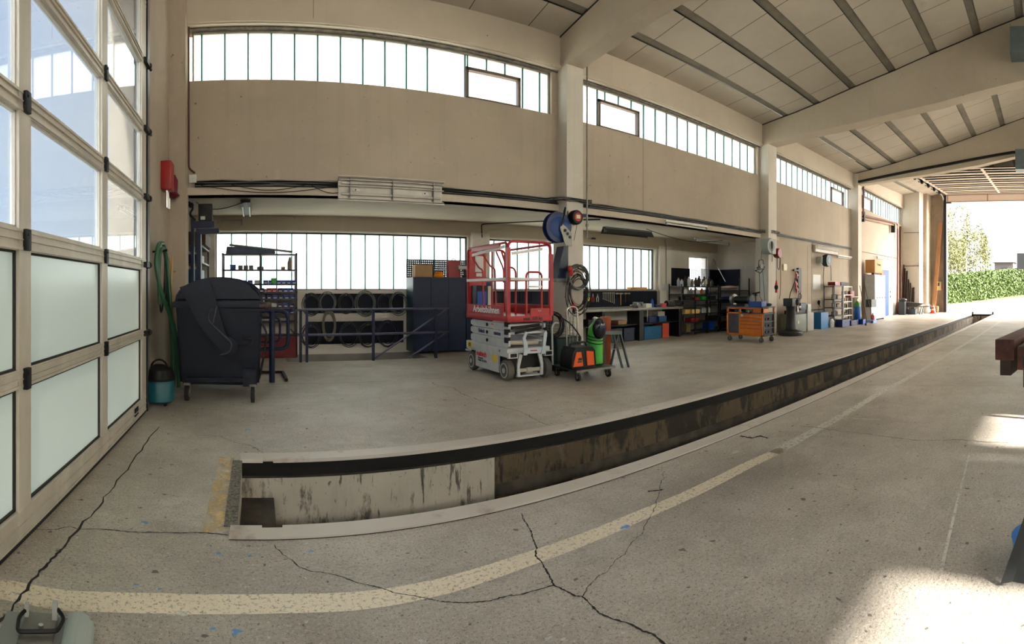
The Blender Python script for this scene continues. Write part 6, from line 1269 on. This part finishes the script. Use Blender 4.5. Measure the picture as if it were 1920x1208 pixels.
lo = [Vector((p.x, p.y, gz(p.x)-.1)) for p in A]; hi = [Vector((p.x, p.y, gz(p.x)+(2.3 if i in (0, 3) else 2.75))) for i, p in enumerate(A)]
vl = [k.b.verts.new(p) for p in lo]; vh = [k.b.verts.new(p) for p in hi]; k.b.faces.new(vh); k.b.faces.new(vl[::-1])
for i in range(4): k.b.faces.new((vl[i], vl[(i+1) % 4], vh[(i+1) % 4], vh[i]))
k.build('inner_branches', [mat('hedge_core', srgb(60, 78, 30), .8, var=.3, scale=4)], t)
def birch(cx, cy, H, R, label, n, seed):
    z0 = gz(cx); rr = random.Random(seed); t = None
    strands = []
    for i in range(150):
        a = rr.uniform(0, 2*PI); q = math.sqrt(rr.random())*R; zt = H*(.98-.45*(q/R)**1.5)-rr.uniform(0, H*.45)*(1 if q < R*.7 else .5); strands.append((q*math.cos(a), q*math.sin(a), zt, rr.uniform(1.0, 3.4)))
    def fn(r):
        s = strands[int(r.random()*len(strands))]; k = r.random(); return Vector((s[0]+r.gauss(0, .16), s[1]+r.gauss(0, .16), max(2.2, s[2]-k*s[3])))
    t = leafy('birch_tree', label, 'tree', fn, n, .09, mat('birch_leaf', srgb(92, 94, 44), .6, var=.3, scale=2), (cx, cy, z0))
    k = MB(); k.cyl((0, 0, -.3), (.1, 0, H*.5), .14, .08); k.cyl((.1, 0, H*.5), (.0, .1, H*.93), .08, .02); k.build('trunk', [mat('birch_bark', srgb(214, 208, 190), .7, col2=srgb(70, 62, 50), scale=4)], t)
    k = MB()
    for i in range(16):
        a = rr.uniform(0, 2*PI); z = H*rr.uniform(.3, .85); q = R*rr.uniform(.5, .9); k.cyl((0.06, 0, z), (q*math.cos(a), q*math.sin(a), z+1.0), .035, .01, n=6)
    k.build('branch', [MATS['birch_bark']], t)
birch(50.5, 8.3, 11.2, 2.6, 'tall yellow-green birch tree behind the hedge, its crown hanging in the doorway', 9000, 1)
birch(47.5, 9.6, 10.4, 1.8, 'slimmer birch tree at the left side of the doorway', 5200, 2)
t = thing('small_house', 'small pale house with a grey hipped roof behind the hedge', 'house', (78, 6.6, gz(78)))
HR = mat('house_render', (.075, .066, .062), .9)
MB().box(-2.2, -1.4, -1, 2.2, 1.4, 4.2).build('wall', [HR], t)
k = MB(); b4 = [k.b.verts.new(p) for p in ((-2.6, -1.75, 4.2), (2.6, -1.75, 4.2), (2.6, 1.75, 4.2), (-2.6, 1.75, 4.2))]; tp = k.b.verts.new((0, 0, 6.0)); k.b.faces.new(b4[::-1]); [k.b.faces.new((b4[i], b4[(i+1) % 4], tp)) for i in range(4)]; k.build('roof', [mat('slate_roof', (.034, .031, .034), .7)], t)
MB().box(-2.25, -.5, 2.4, -2.2, .4, 3.4).build('window', [DGREY], t)
o = MB().box(77, 8.8, 1.3, 79, 12.5, 2.9).build('blue_fence', [mat('fence_blue', (.04, .06, .10), .6)]); tag(o, 'low pale blue wall behind the hedge left of the house', 'wall panel')
t = thing('sign_board', 'dark board on a post outside the door at the right edge', 'sign', (34.6, 1.55, 0)); MB().box(-.05, -1.5, 2.75, .05, .55, 3.85).build('board', [mat('dark_slate', srgb(46, 50, 54), .5)], t); MB().cyl((0, -.8, 0), (0, -.8, 2.8), .06).build('post', [GREY], t)
